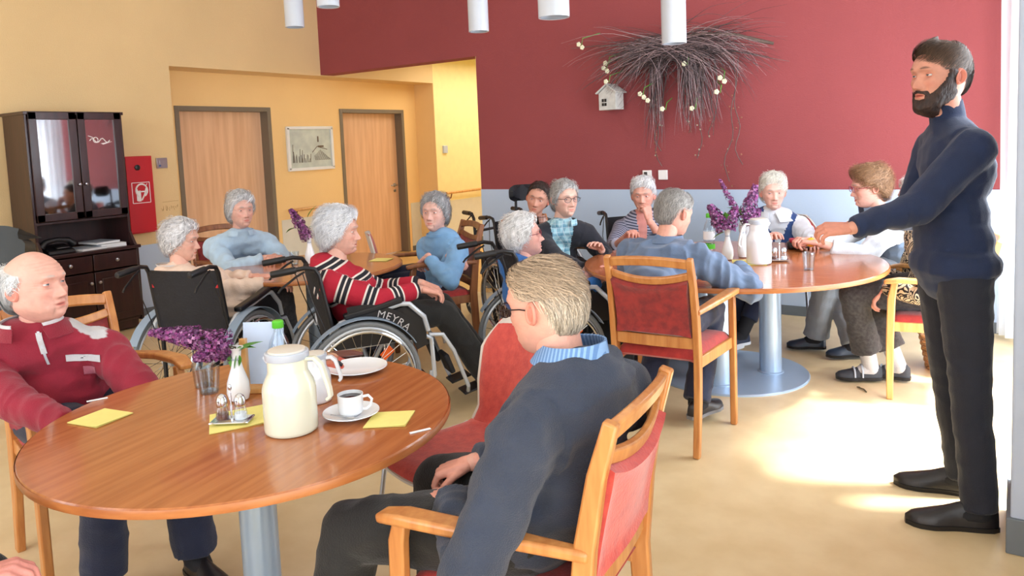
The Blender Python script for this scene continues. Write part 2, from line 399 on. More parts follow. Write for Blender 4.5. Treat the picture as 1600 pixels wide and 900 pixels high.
plate('wall_control', 'small square steel control plate on the orange wall right of the red cabinet', 'wall control', (XL + .002, 4.19, 1.44), 90, (.11, .016, .10), m_steel, _sw)
plate('thermostat', 'small grey room control on the pale yellow passage wall', 'thermostat', (XL + .002, 8.56, 1.44), 90, (.09, .03, .11), m_lid, _sw)
def _so(o): ob('socket', M().lathe([(.022, 0), (.022, .004), (.018, -.004), (.001, -.004)], (0, -.02, 0), 18, rot=Matrix.Rotation(PI / 2, 3, 'X')), m_black if 0 else m_steel, o)
def _so2(o): ob('insert', M().box((-.012, -.018, .012), (.03, .004, .03)).box((-.012, -.018, -.02), (.03, .004, .018)), m_black, o)
plate('wall_socket', 'white wall socket with dark insert, left of the pair above the blue wainscot', 'socket', (-2.75, YR, 1.16), 0, (.085, .014, .085), m_signw, _so2)
plate('wall_socket', 'plain white wall socket, right of the pair above the blue wainscot', 'socket', (-2.60, YR, 1.16), 0, (.085, .014, .085), m_signw)
sc = M()
for i in range(9):
    y = 4.16 + .02 * i; sc.tube([(XL + .002, y + random.uniform(-.01, .01), 1.0 + random.uniform(-.03, .03)) for _ in range(4)], .0015, 4)
sc.tube([(XL + .002, 4.17, 1.06), (XL + .002, 4.34, 1.065)], .0015, 4)
tag(ob('wall_lettering', sc, mat('faded_brown_print', (190, 150, 96))), 'faint faded lettering on the orange wall left of the first door', 'wall mark')
# picture between the doors
p = thing('framed_picture', 'white-framed winter landscape picture hanging between the two doors', 'picture', (XL - .348, 6.36, 1.53))
fr = M()
for (y, z, a, b) in ((0, .25, .72, .035), (0, -.25, .72, .035), (.345, 0, .035, .5), (-.345, 0, .035, .5)): fr.box((.018, y, z), (.035, a, b))
ob('picture_frame', fr, m_white, p, bev=.003)
m_pic = mat('winter_painting', (206, 214, 204), .6, col2=(188, 196, 190), scale=9)
ob('canvas', M().box((.012, 0, 0), (.01, .66, .47)), m_pic, p)
pt = M()
for i in range(16):
    y = -.29 + .018 * i + random.uniform(-.01, .01); h = random.uniform(.08, .22) * (1 - i / 30)
    pt.tube([(.019, y, -.17), (.019, y + random.uniform(-.015, .015), -.17 + h)], .003, 4)
for i in range(16):
    y = .05 + .016 * i; pt.tube([(.019, y, -.02 - abs(i - 6) * .012), (.019, y + .02, -.15)], .002, 4)
pt.box((.019, .12, .11), (.003, .018, .07)).box((.019, .16, .02), (.003, .09, .02)).tube([(.019, .02, -.05), (.019, .10, .02), (.019, .26, -.02)], .004, 4)
ob('brush_lines', pt, mat('sepia_brush', (104, 84, 66), .7), p)

# pendant lamps
m_cord = mat('grey_lamp_cord', (150, 150, 155), .4)
for i, (x, y, z, lab) in enumerate(((-4.39, 3.79, 2.40, 'frosted glass cylinder pendant hanging before the orange wall'),
        (-3.51, 3.30, 2.37, 'frosted pendant barely showing at the top edge by the red and orange corner'),
        (-3.10, 4.29, 2.27, 'slim frosted cylinder pendant before the red wall above the passage opening'),
        (-2.02, 3.47, 2.14, 'wide frosted cylinder pendant at the middle of the top edge'),
        (-1.75, 4.45, 2.06, 'long frosted cylinder pendant in front of the twig wall decoration'))):
    r = (.068, .068, .070, .082, .075)[i]; L = .45
    t = thing('pendant_lamp', lab, 'lamp', (x, y, z), 0, 'frosted pendant lamps')
    ob('glass_shade', M().lathe([(r * .85, .002), (r, 0), (r, L), (r * .9, L + .003), (r * .9, .03), (r * .85, .03), (.002, .03)], (0, 0, 0), 28, cap=False), m_lampg, t)
    ob('lamp_cap', M().lathe([(r * .95, L), (r * .95, L + .04), (.02, L + .06), (.01, L + .06)], (0, 0, 0), 24), m_steel, t)
    ob('cord', M().tube([(0, 0, L + .05), (0, 0, ZC - z - .02)], .005, 6).lathe([(.04, ZC - z - .04), (.05, ZC - z)], (0, 0, 0), 16), m_cord, t)

# ================================================================ twig decoration on the red wall
t = thing('twig_decoration', 'large bare-twig wreath with white blossoms hanging on the red wall', 'wall decoration', (-2.40, YR - .04, 2.22))
tw = random.Random(3)
def twig(p0, d, L, sag, n=7, wob=.03):
    P = [V(p0)]; d = V(d).normalized()
    for k in range(n):
        d = (d + V((tw.uniform(-1, 1) * wob * 4, tw.uniform(-1, .5) * wob * 2, -sag + tw.uniform(-1, 1) * wob * 3))).normalized()
        q = P[-1] + d * (L / n); q.y = min(q.y, .025); q.y = max(q.y, -.30); P.append(q)
    return P
def rnd_taper(P, r): return [r * (1 - .8 * i / (len(P) - 1)) for i in range(len(P))]
for i in range(26):   # thicker branches that can be told apart
    a = tw.choice([-1, 1]); x0 = tw.uniform(-.28, .28)
    if i < 15: P = twig((x0, tw.uniform(-.14, 0), tw.uniform(-.05, .08)), (a, tw.uniform(-.1, .1), tw.uniform(-.12, .3)), tw.uniform(.5, .82), .07)
    else: P = twig((x0, tw.uniform(-.14, 0), 0), (tw.uniform(-.5, .5), 0, -1), tw.uniform(.4, .75), .1, wob=.04)
    g = tw.uniform(.6, 1.5); ob('branch', M().tube(P, rnd_taper(P, .010), 5, col=(.14 * g, .09 * g, .085 * g)), m_twig, t, color=True)
lg = [(-.1, -.12, .08), (.25, -.14, .10), (.5, -.13, .07), (.70, -.1, 0), (.80, -.1, -.03)]
ob('branch', M().tube(lg, [.016, .016, .014, .016, .012], 6, col=(.16, .11, .09)), m_twig, t, color=True)
mt = M()
for i in range(860):
    q = tw.random()
    if q < .62:
        a = tw.choice([-1, 1]); P = twig((tw.gauss(0, .13), tw.uniform(-.22, .0), tw.gauss(.02, .05)), (a * tw.uniform(.6, 1), tw.uniform(-.25, .15), tw.uniform(-.15, .5)), tw.uniform(.35, .80), tw.uniform(.06, .17), 8, .04)
    elif q < .74: P = twig((tw.gauss(0, .25), tw.uniform(-.2, .0), tw.uniform(-.05, .06)), (tw.uniform(-1, 1), 0, -.4), tw.uniform(.15, .42), .12, 5, .06)
    elif q < .91: P = twig((tw.gauss(.10, .05), tw.uniform(-.20, .0), .02), (tw.uniform(-.05, .45), 0, -1), tw.uniform(.3, .74), .05, 6, .025)
    else: P = twig((tw.gauss(-.22, .03), tw.uniform(-.1, .0), -.05), (tw.uniform(-.1, .1), 0, -1), tw.uniform(.4, .8), .1, 6, .02)
    g = tw.choice([.6, 1, 1.5, 2.6, 5.0]); mt.tube(P, rnd_taper(P, .0034), 3, col=(.10 * g, .07 * g, .072 * g), cap=False)
ob('fine_twigs', mt, m_twig, t, color=True, kind='stuff')
for (x0, x1, z1) in ((-.28, -.20, -.98), (-.20, -.22, -.85), (.02, .06, -.70), (.20, .16, -.92), (.30, .26, -.75), (.46, .50, -.98), (.50, .38, -1.12)):
    n = 14; P = [(x0 + (x1 - x0) * (k / n) + .03 * math.sin(k * 1.1 + x0 * 9) * (k / n), -.03 + .02 * math.sin(k), -.1 + (z1 + .1) * (k / n)) for k in range(n + 1)]
    s_ = ob('hanging_strand', M().tube(P, .004, 5, col=(.17, .11, .10)), m_twig, t, color=True)
    bm_ = M()
    for k in range(9):
        j = tw.randint(5, n); q = P[j]; c_ = tw.choice([(.35, .14, .08), (.5, .42, .3), (.3, .1, .08)])
        bm_.ell((q[0] + tw.uniform(-.035, .035), q[1] + tw.uniform(-.02, .01), q[2] + tw.uniform(-.04, .04)), (.008,) * 3, n=6, col=c_)
    ob('dried_buds', bm_, m_twig, s_, color=True, kind='stuff')
for (px, pz, k) in ((-.86, .13, 2), (-.62, -.10, 2), (-.60, -.22, 1), (-.28, -.35, 3), (.12, -.13, 1), (.42, -.27, 2), (.39, -.38, 1), (-.08, -.49, 1), (.18, -.5, 1), (-.6, -.06, 1)):
    b_ = M()
    for j in range(k):
        cx = px + (j - .5) * .035; cz = pz - j * .03
        for a in range(5): b_.ell((cx + .011 * math.cos(a * 1.257), -.20, cz + .011 * math.sin(a * 1.257)), (.012, .008, .012), n=8)
    ob('blossom', b_, m_bud, t)
    ob('blossom_stalk', M().tube([(px + .01, -.195, pz - .01), (px + .02, -.19, pz + .05), (px * .85 + .02, -.1, pz + .09)], .004, 5), m_leaf, t)
h = thing('bird_house', 'little white wooden bird house hanging at the left of the twig wreath', 'bird house', (-3.04, YR - .10, 1.755), -8)
m_bh = mat('whitewashed_wood', (214, 212, 206), .7, var=.15, scale=20)
ob('box', M().box((0, 0, .075), (.18, .13, .15)).add([(-.09, -.065, .15), (.09, -.065, .15), (.09, .065, .15), (-.09, .065, .15), (0, -.065, .215), (0, .065, .215)], [(0, 1, 4), (2, 3, 5), (0, 4, 5, 3), (1, 2, 5, 4)]), m_bh, h, bev=.002, smooth=False)
for s in (-1, 1): ob('roof_board', M().box((s * .052, 0, .19), (.145, .17, .012), rot=Matrix.Rotation(s * R(34), 3, 'Y')), m_bh, h, bev=.002)
ob('window_holes', M().box((-.045, -.066, .085), (.022, .004, .028)).box((-.017, -.066, .085), (.022, .004, .028)).box((-.045, -.066, .05), (.022, .004, .026)).box((-.017, -.066, .05), (.022, .004, .026)), m_black, h, smooth=False)
ob('hanging_wire', M().tube([(0, 0, .21), (.05, .02, .34), (.20, .04, .44)], .003, 5).tube([(.04, 0, .2), (.10, .02, .34), (.22, .04, .44)], .004, 5), m_stem, h)

# ================================================================ dark hutch on the left wall
t = thing('china_hutch', 'dark wenge hutch with two glass doors, open shelf, drawers and cupboard doors', 'cabinet', (XL + .02, 3.20, 0), 90)
# local: x runs along the wall (to +Y), y into the wall is +, so the front faces -y
W, Dl, Du = .86, .47, .38; hb = .74; ht = 1.90; W0 = -.40
t.location.y = 3.225
w2 = .37
lo = M()
lo.box((0, -.235 + .02, hb - .012), (W - .02, .50, .028)); lo.box((0, -.21, .05), (W - .1, .38, .08))
lo.box((-w2 - .03, -.22, .4), (.022, .44, .66)).box((w2 + .03, -.22, .4), (.022, .44, .66)).box((0, -.22, .1), (W - .1, .43, .02)).box((0, -.02, .4), (W - .1, .012, .66))
ob('base_cabinet', lo, m_cab, t, bev=.004)
for s in (-1, 1):
    d = ob('drawer', M().box((s * .193, -.447, .635), (.376, .02, .135)), m_cab, t, bev=.005)
    ob('knob', M().lathe([(.006, 0), (.008, .012), (.016, .02), (.014, .03), (.001, .034)], (s * .193, -.457, .64), 14, rot=Matrix.Rotation(PI / 2, 3, 'X')), m_steel, d)
    d = ob('cupboard_door', M().box((s * .193, -.447, .335), (.376, .02, .44)).box((s * .193, -.458, .335), (.26, .008, .32)), m_cab, t, bev=.005)
    ob('knob', M().lathe([(.006, 0), (.008, .012), (.014, .02), (.012, .028), (.001, .032)], (s * .035, -.457, .47), 14, rot=Matrix.Rotation(PI / 2, 3, 'X')), m_steel, d)
up = M()
up.box((-w2 - .01, -.19, (hb + ht) / 2 + .0), (.022, .37, ht - hb)).box((w2 + .01, -.19, (hb + ht) / 2), (.022, .37, ht - hb))
up.box((0, -.19, ht - .012), (.80, .40, .026)).box((0, -.19, 1.00), (.74, .37, .022)).box((0, -.012, 1.3), (.76, .012, 1.1))
for s in (-1, 1): up.add([(s * .38 - .011, -.38, hb), (s * .38 - .011, -.46, hb), (s * .38 - .011, -.38, hb + .12), (s * .38 + .011, -.38, hb), (s * .38 + .011, -.46, hb), (s * .38 + .011, -.38, hb + .12)], [(0, 1, 2), (5, 4, 3), (0, 3, 4, 1), (1, 4, 5, 2), (0, 2, 5, 3)])
ob('upper_cabinet', up, m_cab, t, bev=.003)
ob('inner_lining', M().box((0, -.022, 1.44), (.72, .004, .85)), m_cabin, t)
ob('shelf', M().box((0, -.18, 1.30), (.72, .32, .014)), m_glass2, t); 
for s in (-1, 1):
    f = M(); cx = s * .187
    for (x, z, a, b) in ((0, 1.865, .366, .06), (0, 1.045, .366, .06), (-.152, 1.455, .062, .88), (.152, 1.455, .062, .88)): f.box((cx + x, -.386, z), (a, .022, b))
    d = ob('glass_door', f, m_cab, t, bev=.004)
    ob('pane', M().box((cx, -.383, 1.455), (.28, .005, .77)), m_glass2, d, smooth=False)
    ob('knob', M().lathe([(.005, 0), (.007, .010), (.013, .017), (.011, .025), (.001, .028)], (s * .026, -.397, 1.30), 14, rot=Matrix.Rotation(PI / 2, 3, 'X')), m_steel, d)
    if s == 1:   # painted flourish on the right pane
        q = M().tube([(cx - .09 + .012 * k, -.388, 1.66 + .018 * math.sin(k * .9) + .0 * k) for k in range(15)], .0035, 5)
        q.tube([(cx - .04 + .02 * math.cos(a * .5), -.388, 1.665 + .022 * math.sin(a * .5)) for a in range(13)], .0035, 5)
        q.add([(cx + .0, -.389, 1.635), (cx + .1, -.389, 1.65), (cx + .02, -.389, 1.625)], [(0, 1, 2)]); q.tube([(cx - .10, -.388, 1.70), (cx - .06, -.388, 1.685)], .003, 5)
        ob('painted_flourish', q, m_signw, d, label='small white flourish painted on the glass')
# crockery behind the glass
def pot(x, z, r, h, m_, lab, nm='tureen', cat='crockery'):
    o = thing(nm, lab, cat, tuple(t.matrix_basis @ V((x, -.22, z))), 90)
    ob('bowl', M().lathe([(r * .5, 0), (r * .6, .008), (r, h * .45), (r * .85, h * .8), (r * .6, h * .86), (.002, h * .9)], (0, 0, 0), 20), m_, o)
    ob('lid_knob', M().ell((0, 0, h * .95), (r * .18, r * .18, r * .2), n=10), m_, o)
    return o
m_gold = mat('cream_glazed_ceramic', (222, 205, 160), .2, var=.25, scale=30, coat=.5)
pot(-.24, 1.012, .085, .20, m_gold, 'cream ceramic tureen standing behind the left glass door')
pot(-.10, 1.012, .06, .17, m_black, 'dark round jar beside the cream tureen in the hutch', 'jar', 'jar')
pot(.10, 1.012, .06, .11, m_gold, 'small cream pot left behind the right glass door', 'sugar_pot')
pot(.235, 1.012, .06, .12, m_gold, 'small cream pot behind the right pane, beside the dark jug', 'cream_pot')
pot(.17, 1.011, .05, .27, m_black, 'tall dark jug behind the right glass door', 'jug', 'jug')
# telephone, booklets
def onhutch(x, y, z): return tuple(t.matrix_basis @ V((x, y, z)))
ph = thing('telephone', 'black desk telephone on the open shelf of the dark hutch', 'telephone', onhutch(-.20, -.29, hb + .002), 90)
ob('phone_base', M().add([(-.11, -.1, 0), (.11, -.1, 0), (.11, .1, 0), (-.11, .1, 0), (-.10, -.09, .03), (.10, -.09, .03), (.10, .09, .07), (-.10, .09, .07)], [(3, 2, 1, 0), (4, 5, 6, 7), (0, 1, 5, 4), (1, 2, 6, 5), (2, 3, 7, 6), (3, 0, 4, 7)]), m_black, ph, bev=.008)
ob('handset', M().tube([(-.13, -.02, .06), (-.09, -.02, .10), (0, -.02, .115), (.09, -.02, .10), (.13, -.02, .06)], [.032, .024, .018, .024, .032], 12), m_black, ph)
ob('keypad', M().box((.02, -.045, .052), (.1, .06, .004), rot=Matrix.Rotation(R(12), 3, 'X')), m_steel, ph, bev=.001)
for k, (x, y, r_, lab) in enumerate(((.03, -.30, 4, 'white booklet at the front left of the papers beside the telephone'), (.22, -.28, -3, 'white stack of papers at the right end of the hutch shelf'), (.17, -.25, 6, 'grey booklet lying on top of the papers'))):
    o = thing('booklet', lab, 'booklet', onhutch(x, y, hb + .003 + (.034 if k == 2 else 0)), 90 + r_, 'papers on the hutch shelf')
    ob('pages', M().box((0, 0, .008 + .006 * (k == 1)), (.21, .26, .016 + .012 * (k == 1))), m_paper, o, bev=.001)
    ob('cover_sheet', M().box((0, 0, .0175 + .012 * (k == 1)), (.212, .262, .002)), m_lid if k != 1 else m_paper, o)

# ================================================================ furniture builders
def round_table(name, label, x, y, r, cols, base_r, bx_=0, by_=0):
    t = thing(name, label, 'table', (x, y, 0))
    ob('tabletop', M().lathe([(r - .012, .696), (r - .003, .698), (r, .702), (r, .718), (r - .004, .7235), (.001, .724)], (0, 0, 0), 96), m_table, t, ang=30)
    ob('edge_band', M().lathe([(r + .0005, .6995), (r + .0015, .701), (r + .0015, .719), (r + .0005, .7205)], (0, 0, 0), 96, cap=False), m_tabedge, t)
    for (cx, cy, cr) in cols:
        ob('column', M().lathe([(cr + .012, .012), (cr + .012, .018), (cr, .022), (cr, .68), (cr + .06, .683), (cr + .06, .696)], (cx, cy, 0), 32), m_base_m, t)
    ob('base_plate', M().lathe([(base_r, 0), (base_r, .006), (base_r - .006, .012), (.001, .016)], (bx_, by_, 0), 72), m_base_m, t)
    return t

def armchair(name, label, loc, head, wood_=m_beech, fab=m_velvet, seatfab=m_coralseat, group='wooden armchairs with upholstered backs', sw=.205, k=1.0, az=0):
    t = thing(name, label, 'chair', (*loc, 0), head - 90, group); t.scale = (k, k, k); fw_ = sw + .045
    for s in (-1, 1):
        ob('back_leg', M().beam([(s * sw, -.27, 0), (s * sw, -.235, .25), (s * sw, -.225, .47), (s * sw, -.245, .66), (s * (sw - .002), -.275, .82), (s * (sw - .004), -.312, .945)], [.030] * 6, [.040, .05, .055, .05, .042, .034], (1, 0, 0)), wood_, t, bev=.006)
        ob('front_leg', M().beam([(s * fw_, .225, 0), (s * fw_, .225, .35), (s * fw_, .218, .60), (s * (fw_ + .004), .20, .70 + az)], .032, [.036, .042, .044, .036], (1, 0, 0)), wood_, t, bev=.006)
        ob('armrest', M().beam([(s * (sw + .004), -.255, .685 + az), (s * (sw + .025), -.14, .695 + az), (s * (fw_ + .012), .03, .712 + az), (s * (fw_ + .022), .18, .715 + az), (s * (fw_ + .012), .255, .700 + az)], [.034, .042, .058, .062, .050], [.026, .028, .028, .028, .024], (1, 0, 0)), wood_, t, bev=.009, seg=3)
        ob('side_apron', M().beam([(s * (sw - .006), -.21, .435), (s * (fw_ - .008), .21, .435)], .020, .055, (1, 0, 0)), wood_, t, bev=.003)
    n = 12; xs = [-(sw - .014) + 2 * (sw - .014) * i / n for i in range(n + 1)]; q = lambda x: 1 - (x / (sw - .014)) ** 2
    ob('crest_rail', M().beam([(x, -.300 - .022 * q(x), .915 + .014 * q(x)) for x in xs], .044, .024, (0, -.3, 1)), wood_, t, bev=.006)
    ob('cross_rail', M().beam([(x, -.284 - .022 * q(x), .862 - .028 * q(x)) for x in xs], .036, .020, (0, -.3, 1)), wood_, t, bev=.005)
    ob('lower_rail', M().beam([(x, -.232 - .008 * q(x), .535) for x in xs], .055, .022, (0, 0, 1)), wood_, t, bev=.004)
    ob('front_apron', M().box((0, .215, .435), (2 * fw_ - .03, .022, .06)), wood_, t, bev=.004)
    hw = sw - .022
    def bp(u, v):
        x = -hw + 2 * hw * u; z = .565 + (.845 - .028 * q(x) - .565) * v
        y = -.222 - .056 * v ** 1.3 - .020 * q(x) + .016 * (1 - (2 * u - 1) ** 6) * (1 - (2 * v - 1) ** 6)
        return (x, y, z)
    ob('back_panel', M().grid(bp, 14, 12, thick=lambda u, v: -.034), fab, t, ang=60)
    def st(u, v):
        x = (-1 + 2 * u); y = (-1 + 2 * v); e = (1 - x ** 8) * (1 - y ** 8)
        return (x * (sw + .045 * v - .004), y * .225 + .005, .452 + .050 * e ** .35 if e > 0 else .452)
    ob('seat', M().grid(st, 18, 18, thick=lambda u, v: .03), seatfab, t, ang=60)
    return t

def shell_chair(name, label, loc, head, group='upholstered shell chairs'):
    t = thing(name, label, 'chair', (*loc, 0), head - 90, group)
    prof = [(.25, .435), (.20, .452), (.10, .452), (-.05, .440), (-.15, .445), (-.20, .475), (-.225, .53), (-.245, .62), (-.27, .74), (-.30, .86)]
    wd = [.18, .205, .215, .215, .20, .175, .16, .18, .18, .12]
    def sh(u, v):
        k = v * (len(prof) - 1); i = min(int(k), len(prof) - 2); f = k - i; f2 = f
        y = prof[i][0] * (1 - f) + prof[i + 1][0] * f; z = prof[i][1] * (1 - f) + prof[i + 1][1] * f; w_ = wd[i] * (1 - f) + wd[i + 1] * f
        if v < .08: w_ *= .75 + .25 * math.sqrt(max(0, v / .08))
        if v > .92: w_ *= .70 + .30 * math.sqrt(max(0, (1 - v) / .08))
        x = (2 * u - 1); c = .03 * x * x
        return (x * w_, y + (c if v > .55 else 0), z + (c * .5 if v < .5 else 0))
    ob('pale_shell', M().grid(lambda u, v: tuple(np.array(sh(u, v)) + (0, -.004 if v > .5 else 0, -.006 if v <= .5 else 0)), 12, 36, thick=.012), m_cream2, t, ang=60, label='pale moulded shell under the red cover')  # the chair's own pale moulded shell
    t.children[0].name = 'shell'
    def up(u, v):
        uu = .5 + (u - .5) * .985; vv = .5 + (v - .5) * .985; p = V(sh(uu, vv)); e = max(0, (1 - (2 * u - 1) ** 8) * (1 - (2 * v - 1) ** 10)) ** .4
        return (p.x, p.y + (.026 * e if v > .55 else .004), p.z + (.026 * e if v <= .55 else 0))
    ob('upholstery', M().grid(up, 14, 40, thick=-.004), m_coral, t, ang=80)
    for sx in (-1, 1):
        ob('leg', M().tube([(sx * .24, .25, 0), (sx * .20, .20, .40), (sx * .13, .14, .432)], .009, 8), m_steel, t)
        ob('leg', M().tube([(sx * .24, -.27, 0), (sx * .20, -.17, .40), (sx * .13, -.12, .43)], .009, 8), m_steel, t)
    return t

def wheelchair(name, label, loc, head, parts=True, tall=False, text=False, sw=.225, light=False):
    t = thing(name, label, 'wheelchair', (*loc, 0), head - 90, 'wheelchairs around the tables')
    rad = .30; hy = -.10
    rotx = Matrix.Rotation(PI / 2, 3, 'Y')
    for s in (-1, 1):
        cx = s * (sw + .065)
        wv = ob('drive_wheel', M().tube([(cx, hy + rad * .975 * math.cos(a), rad + rad * .975 * math.sin(a)) for a in [2 * PI * i / 48 for i in range(48)]], .0145, 8, closed=True), m_tyre, t)
        ob('rim', M().tube([(cx, hy + rad * .90 * math.cos(a), rad + rad * .90 * math.sin(a)) for a in [2 * PI * i / 40 for i in range(40)]], .010, 6, closed=True), m_silver, wv)
        ob('push_rim', M().tube([(cx + s * .035, hy + rad * .86 * math.cos(a), rad + rad * .86 * math.sin(a)) for a in [2 * PI * i / 40 for i in range(40)]], .008, 6, closed=True), m_chrome, wv)
        ob('hub', M().lathe([(.03, -.03), (.034, -.02), (.02, 0), (.034, .02), (.03, .03)], (cx, hy, rad), 16, rot=rotx), m_silver, wv)
        sp = M()
        for k in range(28):
            a = 2 * PI * k / 28; b = a + (.5 if k % 2 else -.5); e = .018 * (1 if k % 4 < 2 else -1)
            sp.tube([(cx + e, hy + .03 * math.cos(b), rad + .03 * math.sin(b)), (cx, hy + rad * .9 * math.cos(a), rad + rad * .9 * math.sin(a))], .0016, 3, cap=False)
        ob('spokes', sp, m_chrome, wv, kind='stuff')
        if s == 1: ob('reflector', M().box((cx - .012, hy + .13, rad + .12), (.006, .07, .045), rot=Matrix.Rotation(R(40), 3, 'X')), m_ora, wv, bev=.01)
        cs = ob('caster', M().lathe([(.045, -.014), (.078, -.014), (.084, -.006), (.084, .006), (.078, .014), (.045, .014)], (s * (sw - .005), .30, .084), 24, rot=rotx, cap=False).lathe([(.02, -.018), (.045, -.01), (.045, .01), (.02, .018)], (s * (sw - .005), .30, .084), 16, rot=rotx), m_black, t)
        ob('fork', M().tube([(s * (sw - .03), .30, .084), (s * (sw - .03), .29, .19), (s * (sw - .005), .28, .215), (s * (sw - .005), .28, .27)], .009, 6).tube([(s * (sw + .02), .30, .084), (s * (sw + .02), .29, .19), (s * (sw - .005), .28, .215)], .009, 6), m_silver, cs)
        fr = M().tube([(s * sw, -.24, .16), (s * sw, .26, .18), (s * sw, .30, .24), (s * sw, .29, .45), (s * sw, .26, .47), (s * sw, -.22, .46)], .0125, 8)
        ob('side_frame', fr, m_black if not light else m_silver, t)
        ob('back_post', M().tube([(s * (sw - .005), -.22, .16), (s * (sw - .005), -.22, .48), (s * (sw - .005), -.265, .72), (s * (sw - .005), -.29, .86), (s * (sw - .005), -.31, .895), (s * (sw - .005), -.36, .905), (s * (sw - .005), -.40, .90)], .012, 8), m_black, t)
        g = ob('push_grip', M().lathe([(.014, 0), (.018, .004), (.018, .12), (.015, .128), (.001, .13)], (s * (sw - .005), -.40, .90), 14, rot=Matrix.Rotation(PI / 2 + .1, 3, 'X')), m_black, t)
        ob('brake_lever', M().tube([(s * (sw - .005), -.36, .885), (s * (sw - .005), -.40, .865), (s * (sw - .005), -.48, .81), (s * (sw - .005), -.495, .79)], .006, 6).tube([(s * (sw - .005), -.37, .88), (s * (sw + .02), -.33, .72), (s * (sw + .01), -.25, .5), (s * (sw + .03), -.2, .35)], .003, 5), m_black, g)
        ar = M().tube([(s * (sw + .02), -.25, .50), (s * (sw + .02), -.245, .56), (s * (sw + .02), -.20, .60), (s * (sw + .02), .12, .665), (s * (sw + .02), .17, .66), (s * (sw + .02), .25, .58), (s * (sw + .02), .27, .50)], .0135, 8)
        a_ = ob('armrest_frame', ar, m_silver, t)
        ob('arm_pad', M().beam([(s * (sw + .02), -.18, .632), (s * (sw + .02), .0, .662), (s * (sw + .02), .13, .690)], .05, .030, (1, 0, 0)), m_black, a_, bev=.008)
        ob('side_guard', M().add([(s * (sw + .012), y, z) for y, z in ((-.24, .46), (.26, .46), (.26, .55), (.15, .645), (-.2, .585))] + [(s * (sw + .016), y, z) for y, z in ((-.24, .46), (.26, .46), (.26, .55), (.15, .645), (-.2, .585))], [(0, 1, 2, 3, 4), (9, 8, 7, 6, 5)] + [(i, (i + 1) % 5, (i + 1) % 5 + 5, i + 5) for i in range(5)]), m_black, t, smooth=False)
        fd = M()
        fd.grid(lambda u, v: (cx - .028 + .056 * v, hy + (rad + .022) * math.cos(R(150 - 120 * u)), rad + (rad + .022) * math.sin(R(150 - 120 * u))), 24, 3, thick=.004)
        ob('wheel_guard', fd, m_fender, t)
        hg = M().tube([(s * (sw - .01), .28, .47), (s * (sw - .01), .36, .46), (s * (sw - .01), .42, .36), (s * (sw - .02), .50, .14), (s * (sw - .06), .51, .10)], .0115, 8)
        h_ = ob('foot_hanger', hg, m_silver, t)
        ob('foot_plate', M().box((s * (sw - .11), .55, .10), (.12, .13, .012), rot=Matrix.Rotation(R(14), 3, 'X')), m_black, h_, bev=.004)
        ob('calf_pad', M().box((s * (sw - .09), .40, .28), (.13, .03, .12), rot=Matrix.Rotation(R(20), 3, 'X')), m_blackfab, h_, bev=.01)
        ob('anti_tip_wheel', M().tube([(s * (sw - .03), -.24, .16), (s * (sw - .03), -.34, .12), (s * (sw - .03), -.38, .04)], .010, 6).lathe([(.012, -.012), (.028, -.012), (.028, .012), (.012, .012)], (s * (sw - .03), -.38, .029), 14, rot=rotx), m_black, t)
        if s == 1 and text:
            cu = bpy.data.curves.new('txt', 'FONT'); cu.body = 'MEYRA'; cu.size = .055; cu.extrude = .001; cu.align_x = 'CENTER'; cu.space_character = 1.15
            tmp = bpy.data.objects.new('txt', cu); COL.objects.link(tmp)
            me = bpy.data.meshes.new_from_object(tmp.evaluated_get(bpy.context.evaluated_depsgraph_get())); bpy.data.objects.remove(tmp)
            nm = ob('maker_lettering', me, m_signw, t, smooth=False, label='white letters MEYRA on the wheel guard')
            # bend the word along the top of the guard, on its outer side
            rr = rad + .028
            for v in me.vertices:
                a = R(58) - v.co.x / rr; r2 = rr + v.co.y
                v.co = V((sw + .040 + .0 * v.co.z, hy + r2 * math.cos(a), rad + r2 * math.sin(a)))
            ob('letter_band', M().grid(lambda u, v: (sw + .0375, hy + (rad + .018 + .07 * v) * math.cos(R(100 - 80 * u)), rad + (rad + .018 + .07 * v) * math.sin(R(100 - 80 * u))), 16, 1, thick=.003), m_black, t)
    ob('cross_brace', M().tube([(-sw, .02, .17), (sw, .02, .46)], .011, 6).tube([(sw, -.02, .17), (-sw, -.02, .46)], .011, 6), m_silver, t)
    ob('seat', M().box((0, .02, .475), (2 * sw - .02, .47, .05)), m_blackfab, t, bev=.018)
    hi = .90
    def bk(u, v):
        x = (2 * u - 1) * (sw - .01); z = .47 + (hi - .50) * v
        return (x, -.225 - .075 * v - .03 * (1 - (2 * u - 1) ** 2), z)
    ob('back_sling', M().grid(bk, 10, 10, thick=.018), m_blackfab, t, ang=60)
    for s in (-1, 1): ob('red_reflector', M().box((s * (sw - .03), -.285, .80), (.03, .006, .05)), m_redp, t, bev=.003)
    if tall:
        ob('head_rest', M().grid(lambda u, v: ((2 * u - 1) * .135 * (1 - .35 * (2 * v - 1) ** 4), -.235 + .05 * (2 * u - 1) ** 2, 1.03 + .13 * v), 14, 8, thick=.04), m_blackfab, t, ang=80)
        ob('head_rest_bar', M().tube([(0, -.31, .80), (0, -.30, 1.12)], .012, 6), m_black, t)
    return t

def fix_shoulder(x): return x

